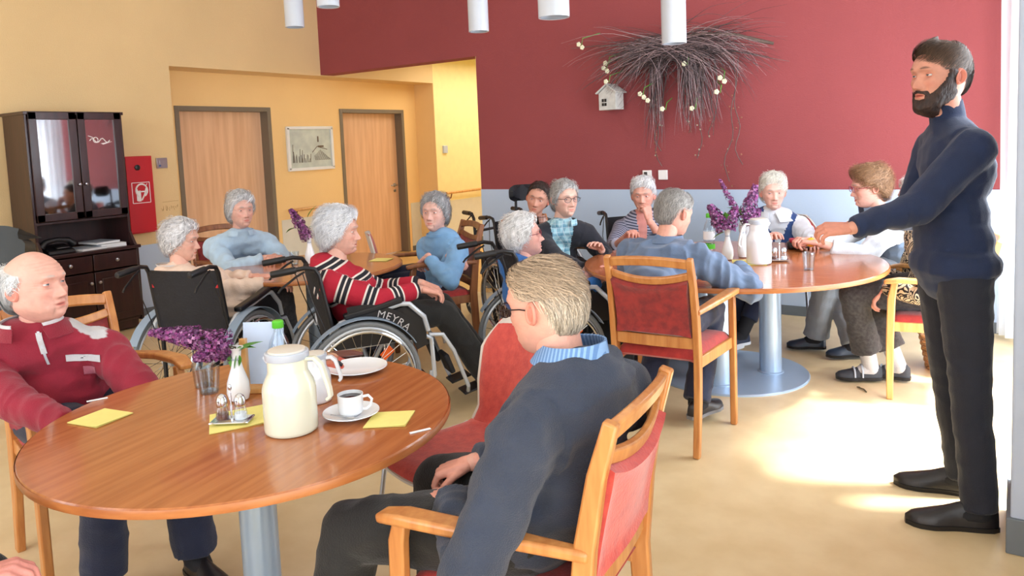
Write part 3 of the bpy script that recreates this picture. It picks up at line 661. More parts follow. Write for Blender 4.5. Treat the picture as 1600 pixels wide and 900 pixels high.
# small tableware
def napkin(label, x, y, z, rot, size=.12, group='yellow paper napkins', skew=0):
    o = thing('napkin', label, 'napkin', (x, y, z), rot, group)
    n = M()
    def fn(k):
        def f(u, v): return ((u - .5) * size + (v - .5) * skew, (v - .5) * size, .0012 + .0016 * k + .002 * max(0, u - .7) * 3 * k * (1 - v))
        return f
    ob('lower_fold', M().grid(fn(0), 6, 6, thick=.0008), m_nap, o); ob('upper_fold', M().grid(fn(1.2), 6, 6, thick=.0008), m_nap, o)
    return o
def vase(label, x, y, z, h=.17, m_=None, lean=0):
    o = thing('vase', label, 'vase', (x, y, z), 0, 'slim white bud vases')
    ob('body', M().lathe([(.020, 0), (.030, .004), (.036, h * .16), (.033, h * .35), (.018, h * .62), (.013, h * .78), (.017, h * .93), (.024, h), (.021, h), (.014, h * .93), (.010, h * .78), (.012, h * .6), (.001, h * .4)], (0, 0, 0), 24), m_ or m_china, o)
    ob('neck_band', M().lathe([(.0145, h * .76), (.0155, h * .78), (.0145, h * .80)], (0, 0, 0), 20, cap=False), m_lid, o)
    return o
def lilac(label, base, clusters, leaves, seed=1, group='lilac sprigs', fs_=1.0):
    rr = random.Random(seed); o = thing('lilac_sprig', label, 'flower', base, 0, group)
    for (p0, p1, r, n) in clusters:
        p0, p1 = V(p0), V(p1); m = M(); ax = (p1 - p0); L = ax.length; axn = ax.normalized(); a = axn.orthogonal().normalized(); b = axn.cross(a)
        for i in range(n):
            u = rr.random(); w_ = r * (1 - .75 * u ** 1.4) * math.sqrt(rr.uniform(.25, 1)); q = rr.random() * 2 * PI
            rad_ = (a * math.cos(q) + b * math.sin(q)); c = p0 + ax * u + rad_ * w_; nr = (rad_ + axn * .3 + V((rr.uniform(-.4, .4), rr.uniform(-.4, .4), rr.uniform(-.4, .4)))).normalized()
            e = nr.orthogonal().normalized(); f = nr.cross(e); s_ = fs_ * rr.uniform(.0038, .0062); k = rr.uniform(.4, 1.3)
            pal = rr.choice([(.26, .045, .19), (.34, .08, .27), (.18, .03, .15), (.50, .22, .42), (.22, .07, .22)]); cc = tuple(x * k for x in pal)
            for j in range(4):
                t1 = j * PI / 2; d1 = e * math.cos(t1) + f * math.sin(t1); d2 = e * math.cos(t1 + .7) + f * math.sin(t1 + .7); d0 = e * math.cos(t1 - .7) + f * math.sin(t1 - .7)
                m.add([c, c + d0 * s_ * .75 + nr * .001, c + d1 * s_ * 1.25 + nr * .002, c + d2 * s_ * .75 + nr * .001], [(0, 1, 2, 3)], 0, cc)
        ob('blossom_cluster', m, m_lilac, o, color=True, smooth=False)
    tops = [c[1] for c in clusters]
    st = M()
    for c in clusters: st.tube([(0, 0, -.05), (0, 0, .02), tuple(V(c[0]) * .6), tuple(c[0]), tuple(V(c[0]) * .4 + V(c[1]) * .6)], .0025, 5)
    ob('stem', st, m_stem, o)
    for (p, d, L, w_) in leaves:
        p = V(p); d = V(d).normalized(); s_ = d.cross(V((0, 0, 1))); s_ = s_.normalized() if s_.length > .1 else V((1, 0, 0)); n_ = s_.cross(d)
        def lf(u, v): 
            ww = w_ * (math.sin(PI * min(1, u * 1.02) ** .7)) ; x = (2 * v - 1)
            return tuple(p + d * (L * u) + s_ * ww * x + n_ * (.25 * ww * abs(x) - .25 * L * u * u))
        ob('leaf', M().grid(lf, 10, 4, thick=.0008), m_leaf, o)
    return o
def thermos(label, x, y, z, rot, m_body=m_therm, h=.255, r=.073, m_l=None):
    o = thing('thermos_jug', label, 'jug', (x, y, z), rot, 'insulated coffee jugs')
    ob('body', M().lathe([(r * .90, 0), (r * .98, .004), (r, .012), (r, h * .50), (r * .99, h * .535), (r * .93, h * .60), (r * .82, h * .67), (r * .755, h * .715), (r * .745, h * .74), (r * .745, h * .87), (r * .70, h * .875)], (0, 0, 0), 40), m_body, o, ang=60)
    ob('lid', M().lathe([(r * .70, h * .87), (r * .80, h * .875), (r * .82, h * .89), (r * .82, h * .955), (r * .78, h * .965), (r * .74, h * .965)], (0, 0, 0), 40), m_l or m_lid, o)
    ob('lid_disc', M().lathe([(r * .70, h * .965), (r * .69, h * .985), (r * .6, h * .992), (.001, h)], (0, 0, 0), 36), m_cream2, o)
    ob('handle', M().beam([(r * .72, 0, h * .87), (r * 1.08, 0, h * .88), (r * 1.35, 0, h * .80), (r * 1.62, 0, h * .52), (r * 1.66, 0, h * .42), (r * 1.5, 0, h * .38)], .022, .010, (0, 1, 0)), m_body, o, bev=.003)
    ob('spout', M().beam([(-r * .7, 0, h * .82), (-r * .90, 0, h * .90)], [.03, .02], .012, (0, 1, 0)), m_l or m_lid, o, bev=.003)
    return o
def cruet(label, x, y, z, rot, group='salt and pepper sets'):
    o = thing('cruet_stand', label, 'cruet set', (x, y, z), rot, group)
    ob('tray', M().grid(lambda u, v: ((2 * u - 1) * .058 * math.sqrt(max(0, 1 - ((2 * v - 1) * .9) ** 2)) if 0 else (2 * u - 1) * .055, (2 * v - 1) * .030, .004 + .008 * max(abs(2 * u - 1) ** 6, abs(2 * v - 1) ** 6)), 12, 8, thick=.003), m_chrome, o)
    ob('stem', M().tube([(0, 0, .005), (0, 0, .10)], .003, 8).ell((0, 0, .105), (.006, .006, .01), n=10), m_chrome, o)
    for s in (-1, 1):
        g = ob('shaker', M().lathe([(.019, .010), (.021, .014), (.018, .035), (.014, .05), (.013, .052)], (s * .026, 0, 0), 18), m_glass, o)
        ob('shaker_cap', M().lathe([(.0145, .050), (.016, .053), (.016, .068), (.012, .080), (.004, .086), (.001, .087)], (s * .026, 0, 0), 18), m_chrome, g)
        ob('filling', M().lathe([(.017, .013), (.0165, .030), (.001, .031)], (s * .026, 0, 0), 14), m_brown if s < 0 else m_paper, g)
    return o
def tumbler(label, x, y, z, h=.085, r=.036, group='clear drinking glasses'):
    o = thing('drinking_glass', label, 'glass', (x, y, z), 0, group)
    ob('glass_body', M().lathe([(r * .72, 0), (r * .8, .002), (r, h), (r * .95, h), (r * .74, .010), (.001, .009)], (0, 0, 0), 28), m_glass, o)
    ob('thick_base', M().lathe([(r * .70, .001), (r * .73, .007), (.001, .008)], (0, 0, 0), 24), glassy('thick_glass', (205, 218, 226), .55), o)
    return o
def bottle(label, x, y, z, h=.27, group='water bottles with green caps'):
    o = thing('water_bottle', label, 'bottle', (x, y, z), 0, group)
    r = .036
    ob('bottle_body', M().lathe([(r * .8, 0), (r, .006), (r, h * .28), (r * .93, h * .32), (r, h * .36), (r, h * .60), (r * .8, h * .72), (r * .42, h * .84), (r * .36, h * .9), (r * .36, h * .93)], (0, 0, 0), 28), m_glass, o)
    ob('bottle_cap', M().lathe([(r * .50, h * .90), (r * .52, h * .905), (r * .50, h * .985), (r * .42, h), (.001, h)], (0, 0, 0), 20), m_greenp, o)
    ob('bottle_label', M().lathe([(r + .0008, h * .38), (r + .0008, h * .58)], (0, 0, 0), 28, cap=False), m_paper, o)
    ob('green_band', M().lathe([(r + .001, h * .16), (r + .001, h * .27)], (0, 0, 0), 28, cap=False), m_greenp, o)
    return o

m_sock = mat('black_sock', (34, 34, 38), .9)

# ================================================================ people
def remesh(m, voxel, smooth=4, fac=.5):
    me = m.mesh('tmp'); o = bpy.data.objects.new('tmp', me); COL.objects.link(o)
    r = o.modifiers.new('r', 'REMESH'); r.mode = 'VOXEL'; r.voxel_size = voxel; r.adaptivity = 0
    if smooth:
        s = o.modifiers.new('s', 'SMOOTH'); s.iterations = smooth; s.factor = fac
    dg = bpy.context.evaluated_depsgraph_get(); me2 = bpy.data.meshes.new_from_object(o.evaluated_get(dg))
    bpy.data.objects.remove(o); bpy.data.meshes.remove(me)
    n = len(me2.vertices); co = np.empty(n * 3, np.float32); me2.vertices.foreach_get('co', co)
    fs = [tuple(p.vertices) for p in me2.polygons]; no = np.empty(n * 3, np.float32); me2.vertices.foreach_get('normal', no)
    bpy.data.meshes.remove(me2)
    return co.reshape(-1, 3).astype(float), fs, no.reshape(-1, 3).astype(float)

def sm(a, b, x):
    t = np.clip((x - a) / (b - a), 0, 1); return t * t * (3 - 2 * t)
def tab(z, pts):
    p = np.array(sorted(pts)); zz = np.linspace(-.13, .13, 261); yy = np.interp(zz, p[:, 0], p[:, 1]); k = np.exp(-np.linspace(-2, 2, 17) ** 2); k /= k.sum()
    yy = np.convolve(np.pad(yy, 8, mode='edge'), k, 'valid'); return np.interp(z, zz, yy)
TA = [(-.118, .052), (-.09, .059), (-.06, .067), (-.03, .072), (0, .0745), (.05, .077), (.118, .076)]
TF = [(.118, .085), (.09, .097), (.06, .099), (.035, .098), (.012, .088), (0, .088), (-.03, .093), (-.058, .101), (-.09, .130), (-.105, .15), (-.118, .16)]
TB = [(.118, .10), (.09, .112), (.05, .112), (.02, .104), (-.02, .093), (-.05, .083), (-.08, .067), (-.11, .05), (-.118, .05)]
def head_surface(phi, z, off=0., face=True, jaw=1., fat=0.):
    """phi 0 = front, +pi/2 = the person's right... x = sin(phi); arrays."""
    c = np.sqrt(np.clip(1 - (z / .1195) ** 2, 0, 1))
    w = tab(z, TA) * c * (1 + (jaw - 1) * sm(-.02, -.08, z) + fat * sm(.0, -.06, z)); yf = tab(z, TF) * c; yb = tab(z, TB) * c
    s, k = np.sin(phi), np.cos(phi); ex = 2 / 2.35
    x = w * np.sign(s) * np.abs(s) ** ex; y = np.where(k > 0, yf, yb) * np.sign(k) * np.abs(k) ** ex
    if face:
        fr = (k > 0); ax = np.abs(x); g = lambda a, b, cx, cz, sx, sz: a * np.exp(-((b - cx) / sx) ** 2 - ((z - cz) / sz) ** 2)
        d = -g(.013, ax, .031, .013, .017, .012) + g(.0055, ax, .031, .012, .010, .0085) + g(.006, ax, .027, .034, .022, .008) + g(.005, ax, .046, -.013, .014, .015)
        hz = np.interp(z, [-.046, -.038, -.031, -.022, .0, .016, .024], [0, .006, .026, .024, .012, .003, 0]); wz = np.interp(z, [-.04, -.03, -.015, .02], [.014, .0125, .0095, .008])
        d = d + hz * np.exp(-(x / wz) ** 2) + g(.009, ax, .0135, -.031, .0065, .007)
        d = d + g(.0055, ax, 0, -.052, .022, .0050) + g(.006, ax, 0, -.065, .019, .0055) - g(.005, ax, 0, -.0585, .023, .0022) - g(.004, ax, 0, -.075, .02, .006) + g(.006, ax, 0, -.091, .02, .012) - g(.0035, ax, .028, -.045, .006, .014)
        y = y + np.where(fr, d, 0)
    L = np.sqrt(x * x + y * y + z * z) + 1e-9
    return np.stack([x + off * x / L, y + off * y / L, z + off * z / L], -1)

def head_grid(res):
    nphi, nz = res; t = np.linspace(0, 2 * PI, nphi, endpoint=False); phi = t - .42 * np.sin(t)      # denser at the front
    th = np.linspace(-PI / 2 + .02, PI / 2 - .02, nz); z = .1195 * np.sin(th)
    z = np.interp(np.linspace(0, 1, nz), np.linspace(0, 1, nz), z)
    P, Z = np.meshgrid(phi, z); F = []
    for i in range(nz - 1):
        for j in range(nphi): F.append((i * nphi + j, i * nphi + (j + 1) % nphi, (i + 1) * nphi + (j + 1) % nphi, (i + 1) * nphi + j))
    F.append(tuple(range(nphi))[::-1]); F.append(tuple((nz - 1) * nphi + j for j in range(nphi)))
    return P.ravel(), Z.ravel(), F

HAIR = {   # lower hair line in metres above the head centre, at 0,30,60,75,90,110,140,180 degrees from the front
    'short': ([.074, .068, .050, .020, .012, -.035, -.070, -.078], .016), 'bob': ([.078, .070, .042, -.010, -.035, -.066, -.080, -.085], .026),
    'bald': ([.30, .30, .30, .06, .005, -.045, -.07, -.075], .010), 'man': ([.080, .074, .058, .034, .030, .020, -.058, -.072], .014),
    'thin': ([.085, .080, .062, .030, .012, -.045, -.066, -.074], .012)}
def nz3(co, f, seed=0.):
    return np.array([noise.noise(V((p[0] * f + seed, p[1] * f - seed, p[2] * f + 2 * seed))) for p in co])

def build_head(spec, near):
    """returns M of the head (skin), M of hair, M of strands, M beard; in head space"""
    res = (112, 96) if near == 2 else ((80, 68) if near == 1 else (60, 50))
    jaw = spec.get('jaw', 1); fat = spec.get('fat', 0); skin = np.array(srgb(spec.get('skin', (232, 182, 162)))); hc = np.array(srgb(spec.get('hair', (215, 215, 215))))
    P, Z, F = head_grid(res); co = head_surface(P, Z, jaw=jaw, fat=fat); m = M()
    ax = np.abs(co[:, 0]); fr = np.cos(P) > .1; c = np.tile(skin, (len(P), 1))
    def paint(mask, col):
        k = np.clip(mask, 0, 1)[:, None] * np.where(fr, 1, 0)[:, None]; c[:] = c * (1 - k) + np.array(col) * k
    g = lambda cx, cz, sx, sz: np.exp(-((ax - cx) / sx) ** 2 - ((Z - cz) / sz) ** 2)
    paint(.35 * g(.042, -.022, .018, .016) + .3 * g(0, -.030, .014, .012), skin * (1.0, .58, .55))
    paint(.55 * g(.031, .006, .015, .008), skin * (.72, .55, .55)); paint(.9 * sm(.3, .8, g(0, -.0585, .024, .0085)), skin * (.85, .42, .42)); paint(sm(.3, .9, g(0, -.0585, .023, .0022)), skin * (.35, .2, .2))
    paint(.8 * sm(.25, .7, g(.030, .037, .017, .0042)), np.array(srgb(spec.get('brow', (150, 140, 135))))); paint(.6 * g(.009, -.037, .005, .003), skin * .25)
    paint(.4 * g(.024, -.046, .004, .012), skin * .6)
    age = spec.get('age', 1 if near else 0)
    if age:
        wv = np.array([noise.noise(V((p[0] * 22, p[2] * 60, 1.3))) for p in co]); n_ = np.array([noise.noise(V((p[0] * 70, p[1] * 70, p[2] * 110))) for p in co])
        fh = sm(.045, .055, Z) * sm(.092, .078, Z) * sm(.06, .045, ax); ln_ = np.cos(Z * 560 + wv * 3) * fh; bag = g(.031, -.008, .014, .004) - 1.2 * g(.031, -.001, .015, .003); cf = np.cos(Z * 900 + ax * 160) * np.exp(-((ax - .058) / .009) ** 2 - ((Z - .008) / .016) ** 2)
        co[:, 1] += np.where(fr, age * (.0011 * ln_ + .0022 * bag + .0010 * cf + .0030 * g(.040, -.070, .014, .014) - .0028 * g(.024, -.078, .004, .016) + .0008 * n_), 0)
        c *= (1 - np.where(fr, age * np.clip(.16 * np.clip(-ln_, 0, 1) + .25 * g(.031, -.001, .015, .003) + .15 * np.clip(-cf, 0, 1) + .28 * g(.024, -.078, .003, .014) + .10 * np.clip(n_, 0, 1), 0, .6), 0))[:, None]
    m.add(co, F, 0, [tuple(x) for x in c])
    # eyes and lids
    for s in (-1, 1):
        cy = float(head_surface(np.array([.34 * s]), np.array([.012]), jaw=jaw)[0][1]) - .0065; ce = V((s * .031, cy, .012)); e = M().ell((0, 0, 0), (.0115,) * 3, n=16)
        e.v = [tuple(V(p) + ce) for p in e.v]; cols = []
        for p in e.v:
            d = math.hypot(p[0] - ce.x, p[2] - ce.z - .0005); fy = p[1] > ce.y
            cols.append((.02, .02, .025) if fy and d < .003 else ((.10, .12, .14) if fy and d < .0058 else (.72, .68, .66)))
        m.add(e.v, e.f, 0, cols)
        for lo, hi, r_ in ((12, 88, .0128), (-88, -16, .0126)):
            def lid(u, v, lo=lo, hi=hi, r_=r_): a = R(lo + (hi - lo) * v); b = R(-80 + 160 * u); return (ce.x + r_ * math.cos(a) * math.sin(b), ce.y + r_ * math.cos(a) * math.cos(b), ce.z + r_ * math.sin(a))
            q = M().grid(lid, 12, 6); m.add(q.v, q.f, 0, tuple(skin * (.9, .78, .76)))
        # ear
        Er = M()
        def ear(u, v):
            a = 2 * PI * u; r_ = v; rim = .006 * math.exp(-((r_ - .82) / .16) ** 2) - .005 * math.exp(-((r_ - .35) / .3) ** 2)
            yy = -.012 + r_ * .018 * math.cos(a) - .004 * math.sin(a) * r_; zz = -.004 + r_ * (.031 if math.sin(a) > 0 else .027) * math.sin(a)
            return (s * (.073 + .009 * (1 - r_ ** 4) + rim + .010 * max(0, -math.cos(a)) * r_), yy, zz)
        Er.grid(ear, 20, 7); ec = skin * (1.02, .72, .68); m.add(Er.v, Er.f, 0, tuple(ec))
        Er2 = M().ell((s * .074, -.010, -.005), (.007, .015, .026), n=12); m.add(Er2.v, Er2.f, 0, tuple(ec * .8))
    # hair shell
    style = spec.get('style', 'short'); line, thk = HAIR[style]; thk = spec.get('thk', thk)
    if style in ('bob', 'short'): spec.setdefault('camp', .009); spec.setdefault('fly', .0035); spec.setdefault('wave', .3)
    ang = [0, 30, 60, 75, 90, 110, 140, 180]
    zl = lambda p: np.interp(np.degrees(np.abs((p + PI) % (2 * PI) - PI)), ang, line)
    res2 = (96, 80) if near else (60, 48)
    P, Z, F = head_grid(res2); base = head_surface(P, Z, 0, face=False, jaw=jaw)
    k = sm(0, .022, Z - zl(P))
    if style == 'bald': k = k * (1 - sm(.035, .06, Z + .03 * np.cos(P)))
    cy = spec.get('curl', 22); amp = spec.get('camp', .006); n1 = nz3(base, cy, 3.1); n2 = nz3(np.stack([np.degrees(P) * .02, np.zeros_like(P), Z * 6], -1), 6, 1.7)
    back = .5 - .5 * np.cos(P); off = k * (thk * (1 + .25 * back * spec.get('vol', 1) + .3 * sm(.04, .1, Z)) + amp * n1 + amp * .5 * n2) - .006 * (1 - k)
    side = (np.sin(P) ** 2) * sm(.085, .04, Z) * spec.get('thin', .35); off = off * (1 - side * k)
    if spec.get('quiff'): off = off + k * spec['quiff'] * np.exp(-(np.degrees(np.abs((P + PI) % (2 * PI) - PI)) / 45) ** 2) * sm(.05, .10, Z)
    hp = head_surface(P, Z, 0, face=False, jaw=jaw); L = np.linalg.norm(hp, axis=1)[:, None]; hp = hp * (1 + off[:, None] / L)
    keep = [f for f in F if max(k[i] for i in f) > .02]
    used = sorted({i for f in keep for i in f}); mp_ = {i: j for j, i in enumerate(used)}; hm = M()
    hcol = [tuple(np.clip(hc * (1 + .35 * n2[i] + .15 * n1[i]), 0, 1)) for i in used]
    if spec.get('temple'):   # greyer at the sides
        hcol = [tuple(np.array(h_) * (1 - t_) + np.array(srgb(spec['temple'])) * t_) for h_, t_ in zip(hcol, [float(sm(.06, .0, Z[i])) for i in used])]
    hm.add([hp[i] for i in used], [tuple(mp_[i] for i in f) for f in keep], 0, hcol)
    # strands lying on the shell
    sr = random.Random(int(spec.get('seed', 1))); st = M(); N = {2: 2600, 1: 700, 0: 260}[near]; drift = spec.get('comb', .25); tries = 0
    PH = []; ZZ = []; OF = []; G = 5
    while len(PH) < N and tries < N * 4:
        tries += 1; p0 = sr.uniform(-PI, PI); z0 = sr.uniform(-.07, .112)
        if z0 < zl(p0) + .004: continue
        if style == 'bald' and z0 + .03 * math.cos(p0) > .045: continue
        L_ = sr.uniform(.025, .05) * spec.get('slen', 1); dz = L_ * (.35 + .65 * (1 - max(0, z0) / .12)); c_ = sr.uniform(-.3, .3) + drift * (1 if z0 > .03 else .3); bend = sr.uniform(-1, 1) * spec.get('wave', .12)
        PH.append([p0 + c_ * (g_ / (G - 1)) * (L_ / .04) * (.6 + 2.2 * max(0, z0) / .12) * .5 + bend * math.sin(g_ / (G - 1) * PI) for g_ in range(G)])
        zc_ = float(zl(p0)) - .004; ZZ.append([max(z0 - dz * g_ / (G - 1), -.085, zc_ if abs(p0) < 1.7 else -.09) for g_ in range(G)]); b_ = sr.uniform(.0, .0035)
        OF.append([thk * 1.05 + b_ + amp * .3 + .002 * math.sin(g_ / (G - 1) * PI) + sr.uniform(-.0005, spec.get('fly', .001)) * g_ for g_ in range(G)])
    if PH:
        PH = np.array(PH); ZZ = np.array(ZZ); OF = np.array(OF); kk = sm(-.02, .02, ZZ - zl(PH))
        bk_ = .5 - .5 * np.cos(PH); OF = kk * (OF * (1 + .25 * bk_ * spec.get('vol', 1) + .3 * sm(.04, .1, ZZ)))
        OF = OF * (1 - (np.sin(PH) ** 2) * sm(.085, .04, ZZ) * spec.get('thin', .35))
        if spec.get('quiff'): OF = OF + kk * spec['quiff'] * np.exp(-(np.degrees(np.abs((PH + PI) % (2 * PI) - PI)) / 45) ** 2) * sm(.05, .10, ZZ)
        b0 = head_surface(PH.ravel(), ZZ.ravel(), 0, face=False, jaw=jaw); b0 = b0 * (1 + OF.ravel()[:, None] / np.linalg.norm(b0, axis=1)[:, None]); b0 = b0.reshape(len(PH), G, 3)
        wd = {2: .0011, 1: .0018, 0: .003}[near]
        for i in range(len(PH)):
            q = b0[i]; t_ = q[-1] - q[0]; nrm = q[2] / np.linalg.norm(q[2]); sd = np.cross(t_, nrm); ln = np.linalg.norm(sd)
            if ln < 1e-7: continue
            sd = sd / ln; kcol = sr.choice([sr.uniform(.55, 1.1), sr.uniform(.9, 1.25), sr.uniform(1.3, 1.9)]); base_c = hc
            if spec.get('temple'): tt = float(sm(.06, .0, ZZ[i, 0])); base_c = hc * (1 - tt) + np.array(srgb(spec['temple'])) * tt
            cc = tuple(np.clip(base_c * kcol, 0, 1)); vs = []
            for g_ in range(G):
                w_ = wd * (1 - .8 * g_ / (G - 1)); vs += [q[g_] - sd * w_, q[g_] + sd * w_]
            st.add(vs, [(2 * g_, 2 * g_ + 1, 2 * g_ + 3, 2 * g_ + 2) for g_ in range(G - 1)], 0, cc)
    bd = None
    if spec.get('beard'):
        P, Z, F = head_grid((96, 84)); dg_ = np.degrees(np.abs((P + PI) % (2 * PI) - PI)); sf = head_surface(P, Z, 0, jaw=jaw); axx = np.abs(sf[:, 0])
        top = np.interp(dg_, [0, 20, 35, 50, 66, 78, 90, 100], [-.070, -.068, -.052, -.036, -.010, .03, .03, -.12]); kb = sm(0, .008, top - Z)
        mus = np.exp(-((axx) / .028) ** 6 - ((Z + .0435 + axx * .25) / .0055) ** 2) * (dg_ < 60); side = np.exp(-((axx - .030) / .008) ** 2 - ((Z + .058) / .016) ** 2) * (dg_ < 60)
        kb = np.clip(kb + mus + side, 0, 1) * (1 - .9 * np.exp(-(axx / .02) ** 4 - ((Z + .061) / .008) ** 2) * (dg_ < 60)); kb = kb * (dg_ < 100)
        n_ = nz3(sf, 90, 2.); n3 = nz3(sf, 30, 5.); o_ = kb * (.006 + .016 * sm(-.05, -.10, Z) * (dg_ < 70) + .003 * n_ + .002 * n3) - .004 * (1 - kb); sf = sf * (1 + o_[:, None] / np.linalg.norm(sf, axis=1)[:, None])
        keep = [f for f in F if max(kb[i] for i in f) > .1]; bc = np.array(srgb(spec['beard'])); bd = M(); used = sorted({i for f in keep for i in f}); mp_ = {i: j for j, i in enumerate(used)}
        bd.add([sf[i] for i in used], [tuple(mp_[i] for i in f) for f in keep], 0, [tuple(np.clip(bc * (1 + .8 * n_[i]), 0, 1)) for i in used])
    return m, hm, st, bd

_hands = {}
def hand_local(curl, near):
    key = (round(curl, 2), near)
    if key in _hands: return _hands[key]
    m = M(); ks = [(-.030, .078, -.003), (-.011, .086, 0), (.009, .088, 0), (.028, .083, -.002)]; ln = [.060, .074, .080, .072]; sp = [-.16, -.05, .03, .12]
    for i, (k, L) in enumerate(zip(ks, ln)):
        m.cone((k[0] * .55, .004, 0), k, .016, .0125, 10)
        if i < 3: m.cone((k[0] * .6 + .006, .03, 0), ((k[0] + ks[i + 1][0]) / 2, .07, -.001), .014, .011, 8)
        p = V(k); a = 0; d0 = V((sp[i], 1, 0)).normalized(); rr_ = [.0098, .0088, .0080, .0068]
        for j, f in enumerate((.46, .30, .24)):
            a += curl * (.9, 1.1, .8)[j]; d = V((d0.x, d0.y * math.cos(a), -math.sin(a))).normalized(); q = p + d * (L * f); m.cone(p, q, rr_[j], rr_[j + 1], 8); p = q
    m.cone((.012, .012, -.006), (.040, .042, -.014), .015, .0115, 8); m.cone((.040, .042, -.014), (.048, .070, -.020 - .01 * curl), .0115, .0098, 8); m.cone((.048, .070, -.020 - .01 * curl), (.045 - .012 * curl, .094, -.026 - .02 * curl), .0098, .0075, 8)
    m.cone((0, -.03, 0), (0, .02, 0), .022, .022, 10)
    r_ = remesh(m, {2: .0032, 1: .0045, 0: .006}[near], 2); _hands[key] = r_; return r_

def ik(a, b, l1, l2, pole):
    d = b - a; L = min(d.length, (l1 + l2) * .995); d.normalize(); x = (l1 * l1 - l2 * l2 + L * L) / (2 * L); h = math.sqrt(max(0, l1 * l1 - x * x)); p = pole - d * pole.dot(d); p.normalize(); return a + d * x + p * h, a + d * L

def loft_shoe(m, heel, d, L, wd=.048, ht=.075, sole=True):
    d = V((d[0], d[1], 0)).normalized(); s = V((-d.y, d.x, 0)); n = 16; rings = []
    for i in range(15):
        u = i / 14; w_ = wd * np.interp(u, [0, .05, .2, .45, .7, .88, .97, 1], [.35, .62, .72, .72, 1, .84, .45, .15]); h = ht * np.interp(u, [0, .05, .25, .4, .55, .75, .92, 1], [.75, 1, 1.05, .95, .72, .52, .40, .22])
        c = V(heel) + d * (L * u); rings.append([c + s * (w_ * math.cos(2 * PI * j / n)) + V((0, 0, .016 + max(0, math.sin(2 * PI * j / n)) * h)) for j in range(n)])
    vs = [p for r_ in rings for p in r_]; fs = [(i * n + j, i * n + (j + 1) % n, (i + 1) * n + (j + 1) % n, (i + 1) * n + j) for i in range(14) for j in range(n)]; fs += [tuple(range(n))[::-1], tuple(range(14 * n, 15 * n))]
    m.add(vs, fs); so = M(); vs = []
    for z_, k in ((0, 1.0), (.018, 1.03)):
        for sd in (1, -1):
            for i in range(15):
                ii = i if sd == 1 else 14 - i; u = ii / 14; w_ = k * (wd + .004) * np.interp(u, [0, .05, .2, .45, .7, .88, .97, 1], [.35, .62, .72, .72, 1, .84, .45, .15]); vs.append(V(heel) + d * (L * u * 1.01 - .003) + s * (w_ * sd) + V((0, 0, z_)))
    N = 30; fs = [tuple(range(N))[::-1], tuple(range(N, 2 * N))] + [(i, (i + 1) % N, (i + 1) % N + N, i + N) for i in range(N)]; so.add(vs, fs)
    return m, so

